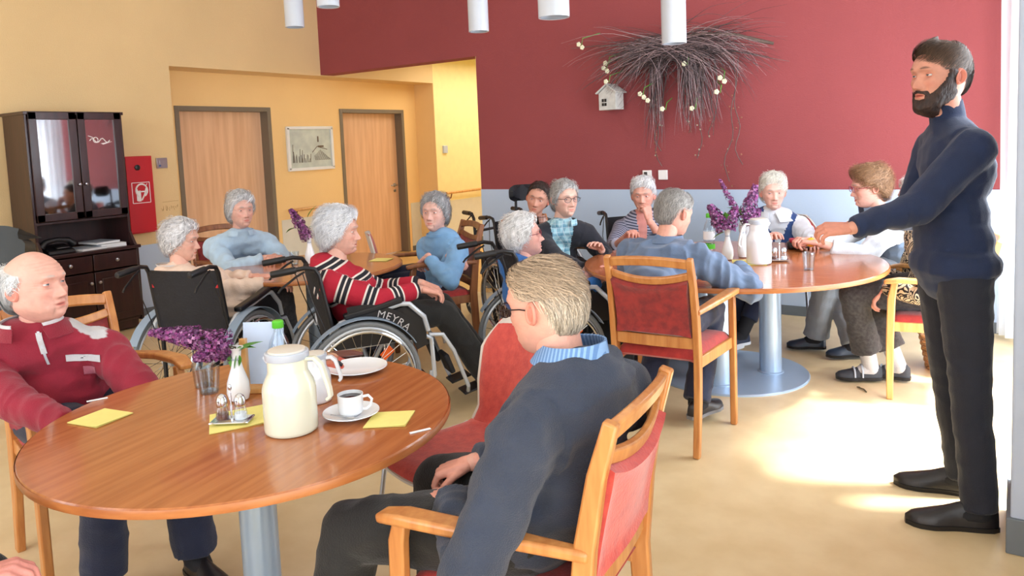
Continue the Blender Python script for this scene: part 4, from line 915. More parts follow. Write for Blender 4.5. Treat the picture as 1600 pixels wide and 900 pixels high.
def person(label, spec):
    near = spec.get('near', 0); vox = {2: .0075, 1: .010, 0: .012}[near]; seated = spec.get('seated', True)
    X0, Y0 = spec['pos']; hd = R(spec['head_deg']); f = V((math.cos(hd), math.sin(hd), 0)); r = V((math.sin(hd), -math.cos(hd), 0)); O = V((X0, Y0, 0))
    root = thing('person', label, 'person', (X0, Y0, 0)); up = V((0, 0, 1))
    L = lambda x, y, z: V((r * x + f * y + up * z))          # local coordinates -> root space (unrotated)
    W = lambda p: V(p) - O
    hs = spec.get('hs', 1.04); H = W(spec['hc'])               # head centre
    hyaw = R(spec.get('look', spec['head_deg'])); hp_ = R(spec.get('nod', 0)); hr_ = R(spec.get('tilt', 0))
    hf = V((math.cos(hyaw) * math.cos(hp_), math.sin(hyaw) * math.cos(hp_), -math.sin(hp_))); hrt = V((math.sin(hyaw), -math.cos(hyaw), 0)); hu = hrt.cross(hf)
    if hr_: q = Matrix.Rotation(hr_, 3, hf); hrt = q @ hrt; hu = q @ hu
    HM = Matrix(((hrt.x, hf.x, hu.x), (hrt.y, hf.y, hu.y), (hrt.z, hf.z, hu.z)))
    bulk = spec.get('bulk', 1); pz = spec.get('pelvis', .57 if seated else .93); pelvis = L(0, spec.get('py', -.05 if seated else 0), pz)
    N = H - hu * (.155 * hs) - (hf * .5 + f * .5) * .035; dn = (N - pelvis)
    waist = pelvis + dn * .36 - f * spec.get('slump', .03); chest = pelvis + dn * .72 - f * .02
    sy = R(spec.get('sh_yaw', spec['head_deg'])); sr_ = V((math.sin(sy), -math.cos(sy), 0)); sf_ = V((math.cos(sy), math.sin(sy), 0)); sw = spec.get('sw', .165)
    drop = spec.get('drop', .075); SH = [N + sr_ * (s * sw) - up * drop - sf_ * .015 for s in (-1, 1)]   # left (-r), right (+r)
    l1, l2 = spec.get('arm', (.285, .255)); el = []; wr = []
    for i, s in enumerate((-1, 1)):
        tgt = spec.get(('lh', 'rh')[i]); tgt = W(tgt) if tgt is not None else L(s * .09, .26, pz + .13); pole = spec.get(('lp', 'rp')[i]); pole = V(pole) if pole else (r * s * .6 - f * .35 - up * .9)
        e, w_ = ik(SH[i], tgt, l1, l2, pole); el.append(e); wr.append(w_)
    hip = [pelvis + r * (s * .085) for s in (-1, 1)]; kn = []; an = []; toe = []
    for i, s in enumerate((-1, 1)):
        k_ = spec.get(('lk', 'rk')[i]); kn.append(W(k_) if k_ else L(s * .10, .38, pz + .0)); a_ = spec.get(('la', 'ra')[i]); an.append(W(a_) if a_ else L(s * .10, .40, .10)); t_ = spec.get(('lt', 'rt')[i]); toe.append(V((*t_, 0)).normalized() if t_ else f)
    # ---------- body
    tq = dn.normalized(); Rm = Matrix(((sr_.x, sf_.x, tq.x), (sr_.y, sf_.y, tq.y), (sr_.z, sf_.z, tq.z)))
    Rp = Matrix(((r.x, f.x, 0), (r.y, f.y, 0), (0, 0, 1))); bl = spec.get('belly', 0)
    def torso(m, o, low=True):
        hk = spec.get('hipk', 1)
        if low: m.ell(pelvis + up * .01, (.160 * bulk * hk + o, .120 * bulk * hk + o, .115 + o), Rp, 18)
        m.ell(waist + f * (.01 + bl * .5), (.140 * bulk + o, .108 * bulk + o + bl, .16 + o), Rp, 18); m.ell(pelvis.lerp(waist, .55) + f * bl * .5, (.150 * bulk + o, .112 * bulk + o + bl, .13 + o), Rp, 18)
        m.ell(chest - tq * .01, (sw * .93 + o, .105 * bulk + o, .165 + o), Rm, 20); bu = spec.get('bust', 0)
        if bu: m.ell(chest - tq * .04 + sf_ * .06, (.115 + o, .055 + bu + o, .075), Rm, 16)
        if o > 0 and spec.get('hemx'): m.ell(pelvis + up * .04, (.165 * bulk + o + spec['hemx'], .125 * bulk + o + spec['hemx'], .10), Rp, 18)
        for i in (0, 1): m.cone(N - up * .03, SH[i], .056 + o, .056 + o * 1.0); m.cone(chest + (SH[i] - chest) * .35, SH[i] - up * .02, .085 + o, .058 + o)
    b = M(); torso(b, -.008)
    b.cone(N - tq * .05, H - hu * .05 * hs - hf * .018, .056 * spec.get('neck', 1), .050 * spec.get('neck', 1))
    for i in (0, 1):
        b.cone(SH[i], el[i], .046, .038); b.cone(el[i], wr[i], .039, .0255); b.cone(hip[i], kn[i], .080, .055); b.cone(kn[i], an[i], .052, .036); b.cone(an[i] - up * .02, an[i] + toe[i] * .10 - up * .055, .030, .016)
    co, fs, no = remesh(b, vox, 3); skin = np.array(srgb(spec.get('skin', (232, 182, 162)))); body = M(); body.add(co, fs, 0, tuple(skin))
    hm, hair, strands, beard = build_head(spec, near)
    T = lambda m: [tuple(H + HM @ (V(p) * hs)) for p in m.v]
    body.add(T(hm), hm.f, 0, hm.c)
    for i, s in enumerate((-1, 1)):
        co_, fs_, _ = hand_local(spec.get(('lcurl', 'rcurl')[i], spec.get('curl', .45)), near); hdv = spec.get(('lhd', 'rhd')[i]); y_ = V(hdv).normalized() if hdv else (wr[i] - el[i]).normalized()
        nv = spec.get(('ln', 'rn')[i]); nv = V(nv) if nv else up; z_ = (nv - y_ * nv.dot(y_)); z_ = z_.normalized() if z_.length > .1 else y_.orthogonal().normalized(); x_ = y_.cross(z_)
        mi = 1 if i == 0 else -1; k_ = spec.get('hand', 1.0); base = wr[i] + y_ * .012
        pts = [tuple(base + (x_ * (p[0] * mi) + y_ * p[1] + z_ * p[2]) * k_) for p in co_]; body.add(pts, fs_ if mi == 1 else [q[::-1] for q in fs_], 0, tuple(skin * (1.0, .88, .86)))
    bo = ob('body', body, m_skin, root, color=True, ang=180)
    hm_ = M(); hm_.add(T(hair), hair.f, 0, hair.c); ho = ob('hair', hm_, m_hair, root, color=True, ang=180)
    if strands.v: s_ = M(); s_.add(T(strands), strands.f, 0, strands.c); ob('hair_strands', s_, m_strand, ho, color=True, kind='stuff', ang=180)
    if beard: b_ = M(); b_.add(T(beard), beard.f, 0, beard.c); ob('beard', b_, m_hair, root, color=True, ang=180)
    # ---------- clothes
    top = spec['top']; to = top.get('o', .014); g = M(); torso(g, to, True)
    slv = top.get('sleeve', .93); cuff = top.get('cuff', .040)
    for i in (0, 1):
        ak = spec.get('armk', 1); g.cone(SH[i], el[i], .056 * ak + to, .047 * ak + to * .8); g.cone(el[i], el[i].lerp(wr[i], slv), .047 * ak + to * .8, cuff, flat=True)
    if top.get('turtle'): g.cone(N - tq * .04, H - hu * .085 * hs - hf * .025, .066, .060, flat=True)
    else: g.cone(N - tq * .06, N + tq * .012, .075, .066, flat=True)
    co, fs, no = remesh(g, vox, 5)
    segs = [(pelvis, waist, .14), (waist, N, .13), (SH[0], el[0], .06), (el[0], wr[0], .05), (SH[1], el[1], .06), (el[1], wr[1], .05)]
    D = []; U = []
    for a, c_, r_ in segs:
        a = np.array(a); c_ = np.array(c_); d = c_ - a; tr_ = ((co - a) @ d) / (d @ d); t_ = np.clip(tr_, 0, 1); D.append(np.linalg.norm(co - (a + t_[:, None] * d), axis=1) - r_); U.append(tr_ * np.linalg.norm(d))
    bid = np.argmin(np.array(D), 0); U = np.array(U); u = U[bid, np.arange(len(co))]; u = np.where(bid == 1, u + (waist - pelvis).length, u); u = np.where((bid == 3) | (bid == 5), u + l1, u)
    amp = top.get('fold', .006); fz = []
    for p, k_, uu in zip(co, bid, u):
        if k_ < 2: q = noise.noise(V((p[0] * 7 + 3, p[1] * 7, p[2] * 15))); q2 = noise.noise(V((p[0] * 16, p[1] * 16 + 9, p[2] * 10)))
        else: q = noise.noise(V((p[0] * 10, p[1] * 10 + k_, uu * 13 + p[2] * 6 + p[0] * 4))); q2 = noise.noise(V((p[0] * 18, p[1] * 18, p[2] * 24)))
        fz.append((.5 - abs(q) * 2.2) * .8 + .5 * q2)
    co = co + no * (amp * np.array(fz))[:, None]
    # local coordinates for the painters
    rel = co - np.array(pelvis); lx = (co - np.array(chest)) @ np.array(sr_); lf = no @ np.array(sf_); lz = co[:, 2]; 
    g2 = M(); ctx = dict(co=co, no=no, lx=lx, lf=lf, lz=lz, bid=bid, u=u, N=np.array(N), chest=np.array(chest), pelvis=np.array(pelvis), sr=np.array(sr_), sf=np.array(sf_), SH=[np.array(q) for q in SH], wr=[np.array(q) for q in wr], el=[np.array(q) for q in el])
    mats = top['mats']; mi = np.zeros(len(fs), int); cols = None
    if 'paint' in top: cols = top['paint'](ctx)
    if 'face' in top: vm = top['face'](ctx); mi = np.array([int(round(sum(vm[i] for i in q) / len(q))) for q in fs])
    g2.add(co, fs, 0, [tuple(c_) for c_ in cols] if cols is not None else None); g2.m = list(map(int, mi))
    me = g2.mesh('top', cols is not None)
    ua = me.attributes.new('run', 'FLOAT', 'POINT'); ua.data.foreach_set('value', u.astype(np.float32))
    to_ = ob(top.get('name', 'sweater'), me, mats, root, ang=180)
    bvh = BVHTree.FromPolygons([V(c_) for c_ in co], fs)
    tr = spec['legs']; lo_ = tr.get('o', .014); g = M(); hk = spec.get('hipk', 1); g.ell(pelvis + up * .005, (.160 * bulk * hk + lo_ - .004, .118 * bulk * hk + lo_ - .004, .11), Rp, 18)
    for i in (0, 1):
        g.cone(hip[i], kn[i], .084 * bulk + lo_, .060 + lo_); e_ = kn[i].lerp(an[i], tr.get('len', 1.0)); g.cone(kn[i], e_, .060 + lo_, tr.get('hem', .062), flat=True)
    co2, fs2, no2 = remesh(g, vox * 1.1, 5); fz = np.array([(.5 - abs(noise.noise(V((p[0] * 9, p[1] * 9, p[2] * 14)))) * 2) + .4 * noise.noise(V((p[0] * 20, p[1] * 20, p[2] * 12))) for p in co2]); co2 = co2 + no2 * (tr.get('fold', .006) * fz)[:, None]
    g = M(); g.add(co2, fs2); ob(tr.get('name', 'trousers'), g, tr['mat'], root, ang=180)
    sh = spec.get('shoes')
    if sh:
        for i in (0, 1):
            hz = max(0, an[i].z - .085); m, so = loft_shoe(M(), an[i] - toe[i] * .06 - up * (an[i].z - hz), toe[i], sh.get('L', .255), ht=sh.get('ht', .075))
            so_ = ob('shoe', m, sh['mat'], root, ang=60, label=sh.get('label')); ob('sole', so, sh.get('sole', m_black), so_, ang=40)
            if sh.get('straps'):
                for q in (.45, .62): 
                    c_ = an[i] - toe[i] * .06 + toe[i] * (.25 * q); s_ = V((-toe[i].y, toe[i].x, 0)); zt = .016 + .075 * np.interp(q, [.4, .55, .75], [.95, .72, .52]) + hz
                    ob('strap', M().tube([V((c_.x, c_.y, 0)) + s_ * (.046 * math.cos(a)) + up * (hz + .02 + (zt - hz - .014) * math.sin(a)) for a in [PI * j / 10 for j in range(11)]], .005, 6), m_lid, so_)
            if True: s_ = M().cone(an[i] + (kn[i] - an[i]).normalized() * .10, an[i] - up * .015, .047, .044); s_.cone(an[i] - up * .02, an[i] + toe[i] * .05 - up * .035, .043, .034); ob('sock', s_, sh.get('sock', m_sock), root)
    if spec.get('glasses'):
        gl = M(); ln_ = M()
        for s in (-1, 1):
            P_ = [(s * .033 + .023 * math.cos(a) * (1 + .1 * abs(math.cos(a))), .101, .010 + .018 * math.sin(a)) for a in [2 * PI * j / 20 for j in range(20)]]; gl.tube(P_, .0016, 5, closed=True)
            gl.tube([(s * .056, .100, .016), (s * .072, .090, .016), (s * .079, .02, .012), (s * .078, -.015, .004)], .0016, 5); ln_.add([V(p) for p in P_], [tuple(range(20))])
        gl.tube([(-.011, .101, .014), (0, .104, .017), (.011, .101, .014)], .0016, 5); q = M(); q.add(T(gl), gl.f); go = ob('spectacles', q, spec['glasses'], root); q = M(); q.add(T(ln_), ln_.f); ob('lens', q, m_lens, go)
    def collar(mat_, rad_=.068, h=.045, open_=40, flare=.018, dz=.0, name='collar', th=.004, fall=1.0):
        def fn(u_, v_):
            a = R(open_ + (360 - 2 * open_) * u_); rr_ = rad_ + .014 + flare * v_ * (1 + .6 * math.cos(a) * 0) ; z_ = dz + .028 - fall * h * v_ + .012 * (1 - math.cos(a)) * .5
            p = N + (sf_ * math.cos(a) * 1.02 + sr_ * math.sin(a) * 1.05) * rr_ + tq * z_; return tuple(p + sf_ * .012)
        return ob(name, M().grid(fn, 28, 4, thick=th), mat_, root, ang=60)
    def decal(name, mat_, lx_, lz_, w_, h_, rot=0, side=None, label=None, n=8):
        """a small cloth patch lying on the chest: lx_ to the wearer's right, lz_ below the neck point"""
        c_ = math.cos(R(rot)); s_ = math.sin(R(rot)); dirn = side or sf_
        def fn(u_, v_):
            a, b_ = (u_ - .5) * w_, (v_ - .5) * h_; p = N + sr_ * (lx_ + a * c_ - b_ * s_) + tq * (-lz_ + a * s_ + b_ * c_) + dirn * .5
            hit = bvh.ray_cast(p, -dirn); return tuple((hit[0] if hit[0] else p - dirn * .4) + dirn * .003)
        return ob(name, M().grid(fn, n, n, thick=.0015), mat_, root, ang=60, label=label)
    return dict(root=root, collar=collar, decal=decal, N=N, sf=sf_, sr=sr_, wr=wr, el=el, SH=SH, chest=chest, tq=tq, HM=HM, H=H)

# ================================================================ cloth materials with patterns
def cloth(name, c, c2=None, bump=.35, scale=14, bs=220, rough=.85, sheen=.15): return mat(name, c, rough, var=.14, col2=c2, scale=scale, bump=bump, bscale=bs, sheen=sheen)
def striped(name, stops, period, source='run', bump=.3):
    m = mat(name, stops[0][1], .85, bump=bump, bscale=200); nt = m.node_tree; b = nt.nodes['Principled BSDF']
    a = nt.nodes.new('ShaderNodeAttribute'); a.attribute_name = 'run'; mt = nt.nodes.new('ShaderNodeMath'); mt.operation = 'MULTIPLY'; mt.inputs[1].default_value = 1 / period
    fr = nt.nodes.new('ShaderNodeMath'); fr.operation = 'FRACT'; rp = nt.nodes.new('ShaderNodeValToRGB'); rp.color_ramp.interpolation = 'CONSTANT'
    if source == 'run': nt.links.new(a.outputs['Fac'], mt.inputs[0])
    else:
        tc = nt.nodes.new('ShaderNodeTexCoord'); sx = nt.nodes.new('ShaderNodeSeparateXYZ'); nt.links.new(tc.outputs['Object'], sx.inputs[0]); nt.links.new(sx.outputs[source], mt.inputs[0])
    nt.links.new(mt.outputs[0], fr.inputs[0]); nt.links.new(fr.outputs[0], rp.inputs[0])
    cr = rp.color_ramp
    while len(cr.elements) < len(stops): cr.elements.new(.5)
    for e, (p, c) in zip(cr.elements, stops): e.position = p
    for e, (p, c) in zip(cr.elements, stops): e.color = (*srgb(c), 1)
    nt.links.new(rp.outputs[0], b.inputs['Base Color']); return m
def plaid(name, base, line, line2, per=.06):
    m = mat(name, base, .85, bump=.2, bscale=200); nt = m.node_tree; b = nt.nodes['Principled BSDF']; tc = nt.nodes.new('ShaderNodeTexCoord'); sx = nt.nodes.new('ShaderNodeSeparateXYZ'); nt.links.new(tc.outputs['Object'], sx.inputs[0])
    cur_ = None
    for i, (ax_, w_, col) in enumerate(((0, .35, line), (2, .35, line), (1, .3, line), (0, .12, line2), (2, .12, line2))):
        mt = nt.nodes.new('ShaderNodeMath'); mt.operation = 'MULTIPLY'; mt.inputs[1].default_value = 1 / (per * (1 if i < 3 else .5)); fr = nt.nodes.new('ShaderNodeMath'); fr.operation = 'FRACT'; lt = nt.nodes.new('ShaderNodeMath'); lt.operation = 'LESS_THAN'; lt.inputs[1].default_value = w_
        nt.links.new(sx.outputs[ax_], mt.inputs[0]); nt.links.new(mt.outputs[0], fr.inputs[0]); nt.links.new(fr.outputs[0], lt.inputs[0])
        sc_ = nt.nodes.new('ShaderNodeMath'); sc_.operation = 'MULTIPLY'; sc_.inputs[1].default_value = .5; nt.links.new(lt.outputs[0], sc_.inputs[0])
        mx = nt.nodes.new('ShaderNodeMix'); mx.data_type = 'RGBA'; nt.links.new(sc_.outputs[0], mx.inputs[0])
        if cur_ is None: mx.inputs[6].default_value = (*srgb(base), 1)
        else: nt.links.new(cur_, mx.inputs[6])
        mx.inputs[7].default_value = (*srgb(col), 1); cur_ = mx.outputs[2]
    nt.links.new(cur_, b.inputs['Base Color']); return m
def swirls(name, c1, c2):
    m = mat(name, c1, .8, bump=.2, bscale=150); nt = m.node_tree; b = nt.nodes['Principled BSDF']; tc = nt.nodes.new('ShaderNodeTexCoord'); n = nt.nodes.new('ShaderNodeTexNoise'); n.inputs['Scale'].default_value = 8; n.inputs['Detail'].default_value = 1; n.inputs['Distortion'].default_value = 2.2
    mt = nt.nodes.new('ShaderNodeMath'); mt.operation = 'MULTIPLY'; mt.inputs[1].default_value = 9; fr = nt.nodes.new('ShaderNodeMath'); fr.operation = 'FRACT'; rp = nt.nodes.new('ShaderNodeValToRGB'); rp.color_ramp.interpolation = 'CONSTANT'; rp.color_ramp.elements[1].position = .48
    rp.color_ramp.elements[0].color = (*srgb(c1), 1); rp.color_ramp.elements[1].color = (*srgb(c2), 1)
    nt.links.new(tc.outputs['Object'], n.inputs['Vector']); nt.links.new(n.outputs[0], mt.inputs[0]); nt.links.new(mt.outputs[0], fr.inputs[0]); nt.links.new(fr.outputs[0], rp.inputs[0]); nt.links.new(rp.outputs[0], b.inputs['Base Color']); return m

k_maroon = cloth('maroon_sweater', (148, 24, 48)); k_yoke = cloth('pale_grey_cloth', (206, 204, 206)); k_navy = cloth('navy_cardigan', (50, 58, 76), bump=.5, bs=320); k_dark = cloth('black_trousers', (30, 30, 30)); k_darkblue = cloth('dark_blue_trousers', (28, 36, 62)); k_jeans = cloth('blue_jeans', (44, 84, 150)); k_knit = cloth('dark_navy_knit', (19, 36, 70), bump=.25, bs=260); k_suit = cloth('navy_suit_trousers', (26, 30, 44), bump=.2)
k_peach = cloth('peach_cardigan', (240, 212, 192)); k_sky = cloth('light_blue_sweater', (186, 212, 234)); k_blue = cloth('mid_blue_sweater', (122, 166, 208)); k_grey = cloth('grey_trousers', (150, 158, 168)); k_shirt = cloth('slate_blue_shirt', (100, 118, 146), bump=.2); k_white = cloth('white_blouse', (226, 230, 238)); k_vest = cloth('grey_blue_vest', (128, 146, 170)); k_royal = cloth('royal_blue_fleece', (34, 104, 178)); k_black = cloth('black_cardigan', (28, 30, 42)); k_bluevest = cloth('deep_blue_vest', (44, 74, 130)); k_charcoal = cloth('charcoal_check_trousers', (66, 64, 66), c2=(44, 42, 46), scale=60); k_check = cloth('grey_blue_jeans', (120, 150, 190))
k_bstripe = striped('blue_striped_shirt', [(0, (96, 132, 180)), (.55, (134, 168, 208))], .010, 0); k_bstripe2 = k_bstripe
k_stripe = striped('red_black_white_knit', [(0, (176, 22, 48)), (.40, (226, 216, 208)), (.47, (26, 26, 36)), (.60, (226, 216, 208)), (.66, (26, 26, 36)), (.80, (226, 216, 208)), (.86, (176, 22, 48))], .145)
k_fine = striped('fine_striped_blouse', [(0, (70, 74, 96)), (.5, (170, 170, 190))], .020)
k_plaid = plaid('blue_plaid_shirt', (172, 214, 226), (70, 130, 160), (230, 240, 244)); k_scarf = plaid('brown_check_scarf', (190, 140, 120), (90, 60, 60), (220, 200, 190), .04); k_swirl = swirls('cream_swirl_blouse', (206, 188, 160), (34, 30, 32))
k_cloth = plaid('red_plaid_cloth', (196, 150, 120), (190, 60, 50), (90, 90, 70), .07)
m_shoe = mat('black_leather_shoe', (34, 30, 32), .35, var=.15, bump=.1); m_slip = mat('charcoal_slipper', (58, 60, 66), .7); m_sneak = mat('navy_sneaker', (34, 44, 70), .6); m_bshoe = mat('blue_grey_loafer', (46, 58, 76), .4); m_beige = mat('grey_shoe', (120, 120, 124), .6)
m_wire = mat('spectacle_frame', (50, 44, 48), .3, metal=.5); m_redwire = mat('red_spectacle_frame', (150, 40, 60), .3)

# ================================================================ tables
T1 = (-1.90, 1.376); T2 = (-1.457, 4.528); T3 = (-3.95, 3.43)
t1 = round_table('round_table', 'large cherry-wood round table in the foreground with coffee jug and napkins', *T1, .596, [(0, 0, .055)], .30)
t2 = round_table('round_table', 'large round table before the red wall with blue-grey column feet and lilac', *T2, .884, [(.20, .16, .066), (-.21, .12, .066), (.0, -.20, .066)], .474, -.03, .074)
t3 = round_table('round_table', 'smaller round table between the wheelchairs on the left by the doors', *T3, .60, [(0, 0, .055)], .28)
t1.rotation_euler.z = R(100)
for o in (t1, t2, t3): o['group'] = 'round cherry-wood tables'

# ================================================================ chairs
armchair('armchair', 'beech armchair with coral back in the right foreground under the man in the navy cardigan', (-1.00, 1.50), 186, m_beech, m_coral, k=.98, az=-.04)
armchair('armchair', 'beech armchair with dark red velvet back seen from behind at the far round table', (-1.435, 3.525), 93, m_beech, m_velvet)
armchair('armchair', 'beech armchair under the man in the maroon sweater at the left of the near table', (-2.90, 1.40), -8, m_beech, m_velvet)
armchair('armchair', 'brown wooden armchair under the woman with folded arms in the blue sweater', (-3.42, 4.05), 236, m_walnut, m_velvet)
armchair('armchair', 'pale beech armchair half hidden behind the standing man at the right', (-.37, 4.76), 184, m_beechl, m_coral, k=.94)
armchair('armchair', 'armchair with dark red back against the left door behind the woman in pale blue', (-4.94, 3.56), -8, m_walnut, m_velvet)
shell_chair('shell_chair', 'shell chair under the white-collared woman behind the far table', (-1.42, 5.72), 268)
armchair('armchair', 'beech armchair under the woman in the black cardigan and plaid shirt', (-2.76, 4.62), -16, m_beech, m_velvet)
shell_chair('shell_chair', 'coral shell chair with metal legs empty beside the near table', (-1.55, 1.96), -104)
shell_chair('shell_chair', 'coral shell chair seen edge-on between the striped and the blue-sweatered women', (-3.95, 4.36), 44)
shell_chair('shell_chair', 'shell chair under the woman with glasses and white sleeves', (-.60, 5.50), 200)

# ================================================================ wheelchairs
wheelchair('wheelchair', 'black wheelchair seen from behind at the left, under the woman in the peach cardigan', (-3.90, 2.66), 110)
wheelchair('wheelchair', 'wheelchair with light grey tyres and blue-grey guards under the striped-sweater woman', (-3.00, 2.98), 57, text=True, light=True)
wheelchair('wheelchair', 'black wheelchair under the white-haired woman in royal blue behind the near man', (-2.28, 3.80), 50)
wheelchair('wheelchair', 'black wheelchair with head rest under the man beside the passage corner', (-3.12, 4.98), -25, tall=True)
wheelchair('wheelchair', 'dark wheelchair with one handle showing under the woman in fine stripes', (-2.36, 5.32), -48)

# rollator parked by the corner of the blue wainscot
t = thing('rollator', 'black rollator with small spoked wheel parked before the corner of the blue wainscot', 'walker', (-3.62, 5.30, 0), -120)
for s in (-1, 1):
    ob('side_tube', M().tube([(s * .24, -.30, .10), (s * .24, -.12, .5), (s * .24, -.16, .86), (s * .24, -.20, .90), (s * .24, -.34, .90)], .014, 8).tube([(s * .24, .28, .10), (s * .24, .12, .45), (s * .24, -.05, .58)], .013, 8), m_black, t)
    g = ob('hand_grip', M().tube([(s * .24, -.24, .90), (s * .24, -.38, .90)], .019, 10), m_black, t)
    ob('brake_lever', M().tube([(s * .24, -.22, .88), (s * .24, -.30, .84), (s * .24, -.37, .80)], .006, 6), m_black, g)
    for y in (-.30, .28):
        w_ = ob('wheel', M().tube([(s * .24, y + .095 * math.cos(a), .11 + .095 * math.sin(a)) for a in [2 * PI * i / 28 for i in range(28)]], .016, 8, closed=True), m_black, t)
        q = M().lathe([(.02, -.02), (.02, .02)], (s * .24, y, .11), 12, rot=Matrix.Rotation(PI / 2, 3, 'Y'))
        for k in range(5): a = 2 * PI * k / 5; q.tube([(s * .24, y, .11), (s * .24, y + .09 * math.cos(a), .11 + .09 * math.sin(a))], .009, 5)
        ob('spoke_disc', q, m_silver, w_)
ob('seat_bag', M().box((0, -.02, .44), (.42, .24, .26)), m_blackfab, t, bev=.03)
ob('back_bar', M().tube([(-.24, -.14, .75), (0, -.22, .76), (.24, -.14, .75)], .012, 8), m_black, t)

# black easy chair at the left edge
t = thing('easy_chair', 'black leather easy chair with wooden arms at the left edge before the hutch', 'chair', (-5.80, 2.08, 0), -135)
ob('back_cushion', M().grid(lambda u, v: ((2 * u - 1) * .30 * (1 - .25 * max(0, v - .8) * 5 * (2 * u - 1) ** 4), -.28 - .14 * v + .03 * (2 * u - 1) ** 2, .42 + .62 * v - .07 * max(0, v - .8) * 5 * (2 * u - 1) ** 4), 16, 14, thick=.12), mat('black_leather', (40, 46, 48), .45, bump=.1), t, ang=70)
ob('seat_cushion', M().box((0, .02, .40), (.58, .56, .14)), bpy.data.materials['black_leather'], t, bev=.04)
for s in (-1, 1):
    ob('arm', M().beam([(s * .34, -.32, .62), (s * .34, 0, .64), (s * .34, .30, .60)], .06, .03, (1, 0, 0)), m_beech, t, bev=.008)
    ob('leg', M().beam([(s * .34, -.30, 0), (s * .34, -.30, .62)], .04, .05, (1, 0, 0)), m_beech, t, bev=.006); ob('leg', M().beam([(s * .34, .26, 0), (s * .34, .26, .61)], .04, .05, (1, 0, 0)), m_beech, t, bev=.006)
ob('seat_rail', M().box((0, 0, .30), (.66, .54, .05)), m_beech, t, bev=.004)

# wicker basket behind the right chair
t = thing('wicker_basket', 'round wicker basket with pale cloth on the floor behind the pale chair', 'basket', (-.30, 5.25, 0))
wk = M()
for k in range(13):
    z = .012 + k * .017; rr_ = .15 + .04 * (k / 12)
    wk.tube([((rr_ + .005 * math.sin(a * 14 + k * PI)) * math.cos(a), (rr_ + .005 * math.sin(a * 14 + k * PI)) * math.sin(a), z) for a in [2 * PI * i / 84 for i in range(84)]], .0085, 5, closed=True)
m_wick = mat('wicker', (196, 146, 98), .7, var=.3, scale=40)
ob('woven_wall', wk, m_wick, t); ob('basket_base', M().lathe([(.15, 0), (.15, .01), (.001, .012)], (0, 0, 0), 30), m_wick, t)
cl = thing('folded_cloth', 'pale blue crumpled cloth lying in the wicker basket', 'cloth', (-.30, 5.25, .15))
ob('cloth_heap', M().grid(lambda u, v: ((2 * u - 1) * .13, (2 * v - 1) * .13, .03 + .06 * (1 - (2 * u - 1) ** 2) * (1 - (2 * v - 1) ** 2) + .02 * noise.noise(V((u * 7, v * 7, 1)))), 20, 20, thick=.006), k_white, cl, ang=180)
tg = M().tube([(-.74, 4.62, .006), (-.71, 4.60, .006), (-.69, 4.555, .006)], .004, 6).ell((-.742, 4.622, .007), (.012, .007, .004), n=8)
tag(ob('fallen_twig', tg, m_stem), 'small brown twig lying on the floor before the pale chair', 'twig')

# ================================================================ on the near table
z1 = .7245
napkin('yellow napkin alone at the left of the near table before the man in maroon', -2.278, 1.126, z1, 10, .125)
napkin('yellow napkin under the cruet stand on the near table', -1.885, 1.325, z1, 62, .165, skew=.02)
napkin('yellow napkin touching the saucer at the right of the near table', -1.480, 1.530, z1, 35, .118, skew=.015)
vase('slim white vase holding the drooping lilac on the near table', -2.035, 1.435, z1, .17)
lilac('big drooping purple lilac in the white vase on the near table', (-2.035, 1.435, z1 + .15),
      [((-.005, -.02, .030), (-.15, -.14, .075), .048, 1100), ((-.02, -.01, .02), (-.07, -.10, .0), .042, 600), ((-.08, -.07, .06), (-.19, -.165, .085), .036, 500)],
      [((0, 0, .0), (.1, .18, .12), .085, .022), ((0, 0, .0), (-.05, -.25, -.55), .060, .026), ((0, .0, .0), (.10, -.2, -.6), .055, .024), ((0, 0, .01), (.2, .2, .08), .06, .02)], 4)
tumbler('empty clear tumbler standing left of the lilac vase on the near table', -2.19, 1.435, z1, .082, .038)
tumbler('second clear tumbler just behind the left one on the near table', -2.265, 1.465, z1, .080, .036)
cruet('chrome salt and pepper stand on a yellow napkin on the near table', -1.870, 1.290, z1 + .003, 34)
bottle('clear water bottle with green cap behind the thermos on the near table', -1.975, 1.555, z1, .235)
c = thing('menu_holder', 'wooden menu stand with pale blue card behind the lilac on the near table', 'menu stand', (-2.03, 1.53, z1), 30)
ob('wooden_post', M().box((-.055, -.015, .09), (.022, .018, .18)), m_beechl, c, bev=.002); ob('foot', M().box((0, 0, .008), (.16, .05, .016)), m_beechl, c, bev=.002)
ob('card', M().box((.0, .010, .125), (.135, .003, .20), rot=Matrix.Rotation(R(-8), 3, 'X')), mat('pale_blue_card', (196, 212, 238), .5, var=.06), c)
thermos('ivory thermos jug with grey lid standing in front on the near table', -1.675, 1.342, z1, 25, h=.235)
thermos('white thermos jug half hidden behind the ivory one on the near table', -1.800, 1.545, z1, 40, m_china, .155, .047)
p = thing('plate', 'empty white plate near the far edge of the near table', 'plate', (-1.915, 1.832, z1))
ob('dish', M().lathe([(.055, 0), (.065, .003), (.085, .008), (.106, .015), (.105, .018), (.084, .0115), (.064, .007), (.001, .006)], (0, 0, 0), 56), m_china, p); ob('foot_ring', M().lathe([(.058, 0), (.058, .004), (.05, .004)], (0, 0, 0), 40, cap=False), m_china, p)
s = thing('saucer', 'white saucer under the coffee cup on the near table', 'saucer', (-1.598, 1.495, z1))
ob('dish', M().lathe([(.035, 0), (.045, .003), (.082, .017), (.081, .0195), (.045, .007), (.001, .005)], (0, 0, 0), 48), m_china, s); ob('foot_ring', M().lathe([(.038, 0), (.038, .003), (.03, .003)], (0, 0, 0), 40, cap=False), m_china, s)
s = thing('coffee_cup', 'white cup of black coffee on the saucer', 'cup', (-1.598, 1.495, z1 + .007), 35)
